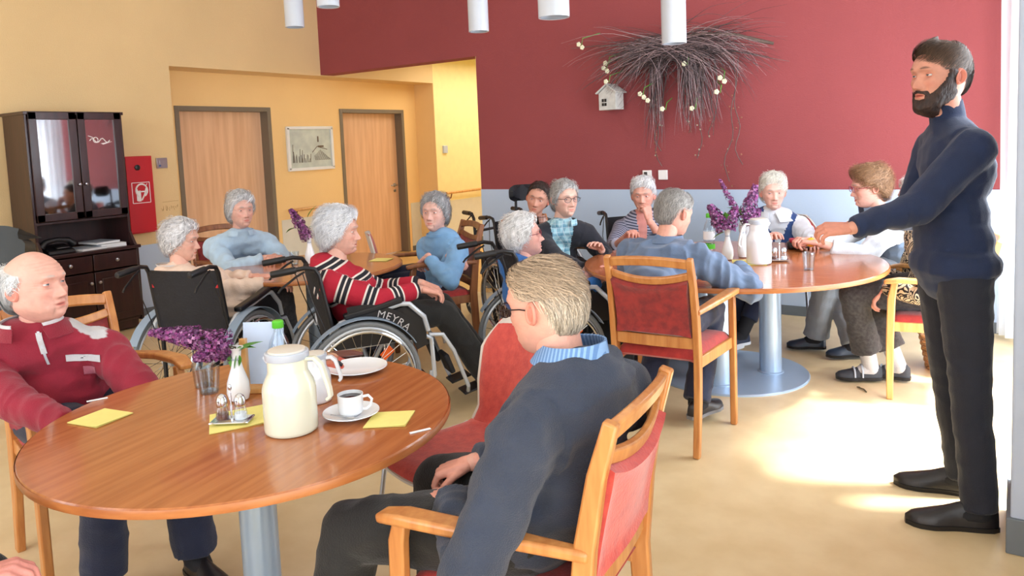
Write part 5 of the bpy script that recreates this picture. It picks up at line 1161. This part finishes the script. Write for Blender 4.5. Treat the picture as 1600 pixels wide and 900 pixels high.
ob('cup_body', M().lathe([(.024, 0), (.027, .002), (.034, .008), (.036, .018), (.037, .062), (.035, .062), (.033, .02), (.001, .012)], (0, 0, 0), 40), m_china, s)
ob('coffee', M().lathe([(.0348, .0525), (.001, .0528)], (0, 0, 0), 32), m_coffee, s)
ob('handle', M().tube([(.035, 0, .052), (.052, 0, .055), (.062, 0, .044), (.058, 0, .026), (.046, 0, .016), (.035, 0, .016)], .0042, 8), m_china, s)
sp = thing('teaspoon', 'small steel spoon lying on the saucer beside the cup', 'spoon', (-1.598, 1.495, z1 + .016), 200)
ob('handle', M().beam([(-.01, .050, .002), (.04, .048, .006)], .004, .0015, (0, 1, 0)), m_steel, sp); ob('bowl', M().ell((-.022, .050, .001), (.014, .008, .003), n=12), m_steel, sp)
for lab, x, y, a in (('white paper name strip at the right rim of the near table', -1.344, 1.505, 62), ('white paper name strip at the table rim before the man in maroon', -2.465, 1.213, 68)):
    tag(ob('name_strip', M().box((x, y, z1 + .001), (.060, .010, .002), rot=Matrix.Rotation(R(a), 3, 'Z')), m_paper), lab, 'name strip', 'white name strips')
t = thing('plaid_cloth', 'crumpled red and beige plaid cloth behind the white jug on the near table', 'cloth', (-2.08, 1.80, z1), 40)
ob('cloth', M().grid(lambda u, v: ((2 * u - 1) * .10, (2 * v - 1) * .075, .006 + .05 * (1 - (2 * u - 1) ** 2) * (1 - (2 * v - 1) ** 4) * (.7 + .8 * noise.noise(V((u * 3.2, v * 4, 2.2))))), 28, 22, thick=.006), k_cloth, t, ang=180)
t = thing('spectacle_case', 'brown leather spectacle case behind the plaid cloth at the rim of the near table', 'case', (-2.06, 1.905, z1), 35)
ob('case_body', M().ell((0, 0, .018), (.075, .032, .017), n=24), m_brown, t); ob('case_seam', M().tube([(.0755 * math.cos(a), .0325 * math.sin(a), .018) for a in [2 * PI * i / 32 for i in range(32)]], .0015, 5, closed=True), m_black, t)
t = thing('sunglasses', 'folded dark sunglasses lying beside the white plate', 'glasses', (-2.02, 1.79, z1), 30)
for s in (-1, 1): ob('dark_lens', M().ell((s * .03, 0, .018), (.026, .004, .017), n=14), m_black, t); ob('temple_arm', M().tube([(s * .056, 0, .02), (s * .03, .03, .012), (-s * .04, .035, .008)], .0025, 6), m_black, t)

# ================================================================ on the far table
napkin('yellow napkin under the white thermos on the far table', -1.325, 4.49, z1, 20, .19)
thermos('white thermos jug glowing in the daylight on the far table', -1.262, 4.480, z1 + .002, 215, m_china, .27, .072)
vase('left white vase of the pair with lilac on the far table', -1.475, 4.56, z1, .19); vase('right white vase of the pair behind the thermos on the far table', -1.415, 4.68, z1, .20)
lilac('purple lilac drooping to the left in the left vase on the far table', (-1.475, 4.56, z1 + .17), [((-.02, 0, .02), (-.10, -.03, .17), .065, 520), ((.0, 0, .03), (.05, .03, .15), .06, 400)], [((0, 0, .02), (-.1, -.05, .3), .10, .03), ((-.02, 0, .0), (-.3, -.1, -.1), .08, .025), ((0, 0, .05), (.0, -.1, .4), .09, .03)], 9, fs_=1.5)
lilac('taller purple lilac with bright leaves in the right vase on the far table', (-1.415, 4.68, z1 + .18), [((.02, 0, .06), (.07, .04, .27), .062, 560), ((-.03, -.02, .10), (-.12, -.06, .31), .028, 160), ((.03, .0, .02), (.09, .05, .12), .055, 300)], [((0, 0, .06), (-.2, -.1, .5), .13, .035), ((0, 0, .1), (-.4, -.2, .3), .10, .03), ((0, 0, .05), (.3, .1, .6), .10, .03)], 12, fs_=1.5)
cruet('chrome salt and pepper stand right of the white thermos on the far table', -1.175, 4.60, z1, 20)
tumbler('empty clear glass near the middle of the far table', -.955, 4.36, z1, .10, .034); bottle('clear water bottle with green cap beside the lilac on the far table', -1.64, 4.70, z1, .27)
t = thing('purse', 'dark red and black purse on the far table before the white-collared woman', 'purse', (-1.18, 5.13, z1), 20)
ob('purse_body', M().box((0, 0, .025), (.16, .09, .05)), m_black, t, bev=.015); ob('red_flap', M().box((0, -.01, .058), (.13, .08, .025)), m_brown if 0 else mat('red_leather', (170, 30, 56), .4), t, bev=.01)
t = thing('orange', 'small yellow-orange fruit in the hands of the woman with glasses', 'fruit', (-1.085, 5.02, z1 + .062))
ob('peel', M().ell((0, 0, 0), (.032, .032, .030), n=20), mat('orange_peel', (244, 176, 50), .45, bump=.2), t); ob('stalk', M().tube([(0, 0, .028), (.002, 0, .035)], .003, 6), m_stem, t)

# ================================================================ on the small left table
vase('white vase with lilac on the small left table', -4.04, 3.49, z1, .19)
lilac('purple lilac with green leaves on the small left table', (-4.04, 3.49, z1 + .17), [((0, 0, .0), (-.06, -.03, .12), .055, 380), ((-.04, -.03, .10), (-.10, -.06, .21), .045, 260)], [((0, 0, .15), (.1, .1, .3), .10, .022), ((0, 0, .08), (.3, .2, .1), .09, .02), ((-.08, -.05, .08), (-.2, -.1, -.05), .07, .025)], 21, fs_=1.5)
napkin('yellow napkin on the small left table beside the striped sleeve', -3.66, 3.79, z1, 20, .13)
thermos('white jug behind the lilac vase on the small left table', -4.00, 3.62, z1, 90, m_china, .24, .06)
tumbler('clear glass left of the lilac on the small left table', -4.12, 3.42, z1, .09, .034)

# ================================================================ the people
def P(label, **k): return person(label, k)

# 1 man in the maroon sweater, near left
def paint_maroon(c):
    base = np.tile(np.array(srgb((150, 26, 50))), (len(c['co']), 1)); gy = np.array(srgb((200, 198, 200)))
    for sh in c['SH']:
        d = (c['co'] - sh); k = (np.abs(d @ c['sf'] - .015) < .040) & (c['no'][:, 2] > .45) & (np.abs((c['co'] - c['N']) @ c['sr']) > .085) & (np.abs((c['co'] - c['N']) @ c['sr']) < .215) & (np.linalg.norm(d, axis=1) < .16)
        base[k] = gy
    return base
k_mar = mat('maroon_sweater_knit', (150, 26, 50), .85, attr=True, var=.16, scale=14, bump=.3, bscale=260, sheen=.15)
a = P('man in a maroon zip-neck sweater at the left of the near table', near=2, pos=(-2.88, 1.33), head_deg=-18, hc=(-2.83, 1.22, 1.064), look=22, nod=-4, tilt=0, sh_yaw=-34, sw=.20, bulk=1.12, belly=.045, drop=.085, hs=1.06,
      style='bald', thk=.014, hair=(226, 226, 226), skin=(232, 176, 158), brow=(190, 180, 170), jaw=1.12, fat=.08, lh=(-2.46, 1.16, .64), rh=(-2.36, 1.13, .64), lp=(.75, .65, -.5), rp=(-.3, -.7, -.5), curl=.6,
      lk=(-2.44, 1.46, .56), rk=(-2.46, 1.22, .56), la=(-2.40, 1.47, .10), ra=(-2.56, 1.23, .10), lt=(1, -.15), rt=(1, -.3), slump=.05,
      top=dict(mats=[k_mar], paint=paint_maroon, o=.018, fold=.009, cuff=.043, sleeve=.95), legs=dict(mat=k_darkblue, hem=.075), shoes=dict(mat=m_shoe, L=.28))
a['collar'](k_mar if 0 else cloth('maroon_collar', (140, 24, 46)), .080, .05, 26, .026, .022); a['collar'](k_yoke, .074, .03, 30, .012, .034, 'inner_collar')
a['decal']('zip_facing', k_yoke, -.02, .02, .018, .08, n=8); a['decal']('zip', m_silver, -.02, .04, .008, .13, n=8, label='zip down the neck')
a['decal']('chest_strip', k_yoke, -.125, .10, .105, .026, rot=8, label='white chest strip'); a['decal']('strip_button', m_black, -.125, .098, .018, .008, rot=8, n=3)
a['decal']('emblem', cloth('pink_embroidery', (196, 110, 128)), -.13, .155, .038, .034, rot=10, label='faded pink embroidery')

# 2 man in the navy cardigan, near right, back to the camera
a = P('grey-blond man in a navy cardigan seen from behind in the right foreground chair', near=2, pos=(-1.05, 1.52), head_deg=182, hc=(-.945, 1.535, 1.098), look=176, nod=12, sh_yaw=172, sw=.195, bulk=1.10, drop=.10, hs=.985, arm=(.30, .26),
      style='man', hair=(166, 144, 120), temple=(182, 170, 154), thk=.008, skin=(226, 168, 148), comb=-.5, slen=1.7, wave=.06, camp=.003, fly=.0015, jaw=1.05, lh=(-1.14, 1.37, .645), rh=(-1.20, 1.55, .65), lp=(.5, -.7, -.5), rp=(.2, .8, -.5), curl=.9, lhd=(-.9, .35, -.3), rhd=(-.9, -.3, -.3),
      lk=(-1.40, 1.285, .53), rk=(-1.38, 1.62, .53), la=(-1.44, 1.20, .10), ra=(-1.42, 1.66, .10), lt=(-1, 0), rt=(-1, .1), slump=.07, py=-.06, neck=1.1,
      top=dict(mats=[k_navy], o=.024, fold=.014, name='cardigan', cuff=.046, sleeve=.97), legs=dict(mat=k_dark, o=.018, hem=.08), shoes=dict(mat=m_shoe, L=.28), glasses=m_wire)
a['collar'](k_bstripe2, .060, .050, 25, .018, .040, 'shirt_collar', .006, .9)

# 3 the standing bearded man
a = P('bearded man standing by the window in a dark blue turtleneck', near=2, seated=False, pos=(-.195, 3.305), head_deg=208, hc=(-.256, 3.416, 1.683), look=228, nod=2, sh_yaw=203, sw=.195, bulk=1.06, hipk=.88, hemx=.003, armk=1.15, age=.2, thin=.75, vol=.3, drop=.108, hs=1.10, pelvis=.93, py=0, slump=.0, arm=(.295, .262),
      style='man', hair=(82, 64, 52), temple=(122, 116, 112), thk=.010, quiff=.014, beard=(58, 40, 34), skin=(214, 152, 130), brow=(60, 44, 38), comb=.5, slen=1.1, wave=.05, camp=.003, jaw=1.04, neck=1.12,
      lh=(-.50, 2.98, 1.135), rh=(-.50, 3.35, 1.12), lp=(.5, .30, -1), rp=(0, .3, -1), lhd=(-.92, -.36, .0), ln=(.1, -.5, .8), lcurl=.7, rcurl=.3, hand=.9,
      lk=(-.13, 3.20, .50), rk=(-.21, 3.42, .50), la=(-.095, 3.165, .085), ra=(-.165, 3.45, .085), lt=(-.955, -.31), rt=(-.99, -.13),
      top=dict(mats=[k_knit], o=.015, fold=.006, turtle=True, name='turtleneck', cuff=.040, sleeve=.98), legs=dict(mat=k_suit, o=.010, hem=.062, len=1.03, fold=.004), shoes=dict(mat=m_shoe, L=.31, ht=.09))

# 4 woman in the left wheelchair
a = P('white-haired woman in a peach cardigan in the left wheelchair, face in profile', near=1, pos=(-3.98, 2.76), head_deg=98, py=.05, hc=(-4.28, 2.69, .975), look=36, nod=8, sh_yaw=62, sw=.165, bulk=1.1, slump=.03, drop=.09, pelvis=.56,
      style='bob', thk=.020, hair=(214, 212, 214), curl=.6, lh=(-3.86, 3.06, .72), rh=(-3.70, 2.96, .70), rp=(.7, -.1, -.6), lp=(-.3, .6, -.7), skin=(232, 180, 160), seed=2,
      top=dict(mats=[k_peach], o=.022, fold=.010, name='cardigan', cuff=.048), legs=dict(mat=k_charcoal, hem=.08), shoes=dict(mat=m_shoe))
a['collar'](k_yoke, .068, .03, 20, .008, .005)

# 5 woman in pale blue behind the small table
a = P('woman with wavy grey hair in a pale blue sweater behind the small left table', near=1, pos=(-4.88, 3.53), head_deg=-14, hc=(-4.66, 3.415, 1.085), look=-14, nod=2, sh_yaw=-24, sw=.18, bulk=1.1, slump=.02, drop=.09,
      style='bob', thk=.024, hair=(196, 196, 198), curl2=1, lh=(-4.36, 3.44, .765), rh=(-4.37, 3.38, .765), lhd=(.5, -.8, 0), rhd=(.6, .7, 0), curl=.8, lp=(-.1, .9, -.6), rp=(-.4, -.9, -.6), skin=(228, 178, 162), seed=3,
      top=dict(mats=[k_sky], o=.022, fold=.010, cuff=.046), legs=dict(mat=k_jeans, hem=.075), la=(-4.30, 3.30, .10), ra=(-4.35, 3.15, .10), lk=(-4.36, 3.36, .58), rk=(-4.40, 3.16, .58), shoes=dict(mat=m_shoe))
a['collar'](k_sky, .070, .045, 22, .026)

# 6 woman in the striped sweater
a = P('white-haired woman in a red, black and white striped sweater in the middle wheelchair', near=2, pos=(-3.00, 2.98), head_deg=57, hc=(-3.096, 2.89, 1.043), look=34, nod=4, sh_yaw=40, sw=.165, bulk=1.1, slump=.03, py=.02, drop=.10, pelvis=.56, hs=1.04,
      style='bob', thk=.024, hair=(224, 226, 232), camp=.010, wave=.3, fly=.004, lh=(-2.83, 3.25, .715), rh=(-2.74, 3.13, .71), lhd=(.7, .1, -.2), rhd=(.6, .7, -.2), curl=.6, rp=(.45, -.6, -.6), lp=(-.6, .3, -.6), skin=(230, 178, 160), seed=5,
      lk=(-2.84, 3.42, .555), rk=(-2.70, 3.27, .555), la=(-2.66, 3.60, .16), ra=(-2.55, 3.46, .16), lt=(.6, .8), rt=(.6, .8),
      top=dict(mats=[k_stripe], o=.020, fold=.005, cuff=.046), legs=dict(mat=k_dark, hem=.075), shoes=dict(mat=m_shoe, L=.25))

# 7 woman with folded arms
a = P('grey-haired woman in a blue sweater with folded arms in the brown armchair', near=1, pos=(-3.42, 4.05), head_deg=238, hc=(-3.30, 3.963, 1.036), look=285, nod=-2, sh_yaw=262, sw=.165, bulk=1.0, slump=.03, drop=.085,
      style='bob', thk=.022, hair=(160, 160, 162), lh=(-3.25, 3.80, .765), rh=(-3.13, 3.90, .755), lhd=(-.7, .25, -.45), rhd=(.7, .6, -.35), curl=.9, lp=(.9, .1, -.5), rp=(-.8, .2, -.5), skin=(226, 178, 164), seed=6,
      lk=(-3.57, 3.74, .56), rk=(-3.70, 3.84, .60), la=(-3.60, 3.70, .1), ra=(-3.72, 3.72, .1),
      top=dict(mats=[k_blue], o=.018, fold=.009, cuff=.042), legs=dict(mat=k_darkblue, hem=.075), shoes=dict(mat=m_shoe))
a['collar'](k_blue, .064, .02, 0, .004, .0)

# 8 man with the head rest
a = P('dark-haired man with a check scarf leaning on a black head rest behind the others', near=1, pos=(-3.10, 4.97), head_deg=-25, hc=(-3.008, 4.826, 1.061), look=-68, nod=4, tilt=-14, sh_yaw=-40, sw=.175, bulk=.95, slump=.0, drop=.09, pelvis=.56,
      style='thin', thk=.012, hair=(60, 46, 42), age=.4, skin=(214, 156, 134), brow=(60, 45, 40), jaw=.95, curl=.6,
      top=dict(mats=[k_black], o=.018, fold=.008, name='jacket'), legs=dict(mat=k_dark), shoes=dict(mat=m_shoe))
a['collar'](k_scarf, .075, .075, 8, .022, .01, 'scarf', .01)

# 9 woman in black cardigan and plaid shirt
def face_open(wd=.055):
    def f(c):
        x = (c['co'] - c['chest']) @ c['sr']; t = (c['N'] - c['co'])[:, 2]; fr = ((c['co'] - c['chest']) @ c['sf'] > .02) & (c['bid'] < 2)
        return np.where(fr & (np.abs(x) < wd + .10 * np.clip(.10 - t, 0, .1)), 1., 0.)
    return f
a = P('grey-haired woman with glasses in a black cardigan over a blue plaid shirt', near=1, pos=(-2.80, 4.64), head_deg=-22, hc=(-2.59, 4.505, 1.092), look=-30, nod=3, sh_yaw=-42, sw=.175, bulk=1.12, slump=.0, drop=.09, belly=.02,
      style='bob', thk=.015, hair=(170, 168, 166), skin=(230, 184, 166), glasses=m_wire, lh=(-2.32, 4.50, .76), rh=(-2.29, 4.24, .66), curl=.4, rp=(-.2, -.8, -.6), lp=(0, .8, -.6), seed=8,
      lk=(-2.38, 4.62, .56), rk=(-2.36, 4.38, .56), la=(-2.36, 4.5, .1), ra=(-2.34, 4.3, .1),
      top=dict(mats=[k_black, k_plaid], face=face_open(.075), o=.020, fold=.006, name='cardigan_and_shirt', cuff=.043), legs=dict(mat=k_dark), shoes=dict(mat=m_shoe))
a['collar'](k_plaid, .070, .055, 20, .024)

# 10 woman in royal blue, wheelchair
a = P('white-haired woman in royal blue fleece and glasses in the wheelchair behind the near man', near=1, pos=(-2.28, 3.80), head_deg=50, hc=(-2.414, 3.70, .940), look=33, nod=-6, sh_yaw=42, sw=.165, bulk=1.1, slump=.08, drop=.085, pelvis=.54,
      style='bob', thk=.022, hair=(226, 224, 224), skin=(234, 176, 162), glasses=m_redwire, curl=.5, seed=9,
      top=dict(mats=[k_royal], o=.022, fold=.008, name='fleece'), legs=dict(mat=k_dark), shoes=dict(mat=m_shoe))
a['collar'](k_royal, .072, .05, 18, .02)

# 11 woman in fine stripes
a = P('white-haired woman in a fine-striped blouse, hand at her chin', near=1, pos=(-2.40, 5.30), head_deg=-48, hc=(-2.345, 5.271, 1.053), look=-72, nod=4, sh_yaw=-60, sw=.165, bulk=1.0, slump=.0, drop=.085, pelvis=.56,
      style='short', thk=.024, hair=(220, 220, 222), skin=(226, 168, 150), seed=10, lh=(-2.20, 5.04, .90), rh=(-2.30, 4.86, .80), lhd=(-.2, .1, 1), lp=(.4, .2, -.9), curl=1.0,
      top=dict(mats=[k_fine, cloth('pink_top', (226, 150, 140))], face=face_open(.035), o=.016, fold=.006, name='blouse', sleeve=.45, cuff=.055), legs=dict(mat=k_dark), shoes=dict(mat=m_shoe))

# 12 man in slate blue, back to the camera, leaning on the far table
a = P('grey-haired man in a slate blue shirt leaning on the far table, back to us', near=2, pos=(-1.48, 3.50), head_deg=88, hc=(-1.527, 3.828, 1.079), look=70, nod=22, sh_yaw=80, sw=.20, bulk=1.12, slump=.10, drop=.065, arm=(.31, .27),
      style='man', thk=.010, hair=(150, 146, 142), skin=(220, 160, 140), comb=.1, rh=(-1.24, 4.03, .77), lh=(-1.62, 4.06, .77), rp=(.55, -.5, -.35), lp=(-.8, -.3, -.3), rhd=(-.7, .6, 0), lhd=(.7, .6, 0), curl=.5, jaw=1.05, seed=11,
      lk=(-1.60, 3.92, .56), rk=(-1.36, 3.92, .56), la=(-1.62, 3.62, .13), ra=(-1.36, 3.66, .13), lt=(-.3, 1), rt=(.25, 1),
      top=dict(mats=[k_shirt], o=.026, fold=.020, name='shirt', cuff=.052), legs=dict(mat=k_darkblue, hem=.07), shoes=dict(mat=m_shoe, L=.28, sole=m_beige))
a['collar'](k_shirt, .074, .045, 20, .012, .014)

# 13 woman with the white collar
def paint_none(c): return None
def face_v(c):
    x = np.abs((c['co'] - c['chest']) @ c['sr']); t = (c['N'] - c['co'])[:, 2]; fr = ((c['co'] - c['chest']) @ c['sf'] > .0)
    return np.where((c['bid'] >= 2) | (fr & (x < .10 - .40 * np.clip(t, 0, 1))), 1., 0.)
a = P('white-haired woman with a white collar and deep blue vest behind the far table', near=1, pos=(-1.42, 5.72), head_deg=268, hc=(-1.474, 5.615, 1.053), look=292, nod=4, sh_yaw=282, sw=.175, bulk=1.05, slump=.02, drop=.085,
      style='short', thk=.026, hair=(224, 220, 208), camp=.008, skin=(232, 184, 168), seed=12, lh=(-1.14, 5.24, .765), rh=(-1.42, 5.26, .765), lhd=(.3, -.9, 0), curl=.6,
      lk=(-1.38, 5.28, .56), rk=(-1.60, 5.28, .56), la=(-1.54, 5.03, .15), ra=(-1.60, 5.10, .10), lt=(-.5, -.8), rt=(-.3, -.9),
      top=dict(mats=[k_bluevest, k_white], face=face_v, o=.020, fold=.008, name='vest_and_blouse', cuff=.045), legs=dict(mat=k_darkblue, len=.80, hem=.06), shoes=dict(mat=m_sneak, sole=m_paper, L=.24))
a['collar'](k_white, .070, .075, 16, .05)

# 14 woman with glasses, white sleeves
a = P('woman with brown curly hair, glasses, grey vest and white sleeves holding a fruit', near=2, pos=(-.62, 5.46), head_deg=200, hc=(-.803, 5.406, 1.105), look=206, nod=8, sh_yaw=214, sw=.175, bulk=1.12, slump=.02, drop=.09, arm=(.30, .27), hs=1.06,
      style='short', thk=.024, hair=(150, 114, 84), camp=.016, curl2=1, wave=.8, fly=.006, skin=(230, 174, 156), glasses=m_redwire, lh=(-1.03, 5.00, .785), rh=(-1.10, 5.10, .785), lp=(.7, -.2, -.7), rp=(0, .5, -.8), lhd=(-.9, .1, .1), rhd=(-.6, -.7, .2), curl=.9, seed=13,
      lk=(-1.04, 5.26, .56), rk=(-1.06, 5.44, .56), la=(-1.12, 5.32, .10), ra=(-.86, 5.24, .10), lt=(-.95, -.3), rt=(-.8, -.5),
      top=dict(mats=[k_vest, k_white], face=lambda c: np.where(c['bid'] >= 2, 1., 0.), o=.022, fold=.009, name='vest_and_blouse', cuff=.050, sleeve=.72), legs=dict(mat=k_grey, hem=.085), shoes=dict(mat=m_bshoe, L=.25))
a['collar'](k_vest, .078, .06, 24, .02, .012)

# 15 woman in the swirl blouse behind the standing man
a = P('woman in a cream and black swirl blouse, face hidden by the standing man', near=1, pos=(-.42, 4.78), head_deg=186, hc=(-.47, 4.86, 1.07), look=186, sh_yaw=190, sw=.175, bulk=1.1, slump=.05, drop=.09,
      style='short', thk=.02, hair=(210, 206, 200), skin=(226, 170, 152), lh=(-.605, 4.63, .60), rh=(-.66, 4.84, .64), lp=(.5, -.6, -.6), rp=(.2, .7, -.6), lhd=(-.6, -.1, -.75), curl=.7, seed=14,
      lk=(-.78, 4.66, .54), rk=(-.76, 4.86, .54), la=(-.70, 4.78, .10), ra=(-.56, 4.86, .10), lt=(-.93, -.36), rt=(-.98, .05),
      top=dict(mats=[k_swirl], o=.022, fold=.008, name='blouse', cuff=.048, sleeve=.97), legs=dict(mat=k_charcoal, hem=.085, len=.78), shoes=dict(mat=m_slip, L=.255, sock=k_yoke, straps=True))
a['collar'](k_swirl, .070, .04, 24, .02)

# 16 person at the lower left edge, only a hand in view
a = P('person beyond the lower left corner with only one hand in view', near=1, pos=(-2.10, .30), head_deg=95, pelvis=.52, hc=(-2.1, .34, 1.10), look=80, sw=.18, slump=.03, style='short', hair=(200, 200, 200), skin=(226, 160, 150), rh=(-1.86, .60, .61), lh=(-2.3, .60, .60), curl=.7,
      rhd=(.5, .8, .1), top=dict(mats=[k_grey], name='cardigan'), legs=dict(mat=k_dark), shoes=dict(mat=m_shoe))
armchair('armchair', 'armchair beyond the lower left corner, only the tip of an arm in view', (-2.10, .32), 97, m_beech, m_coral)
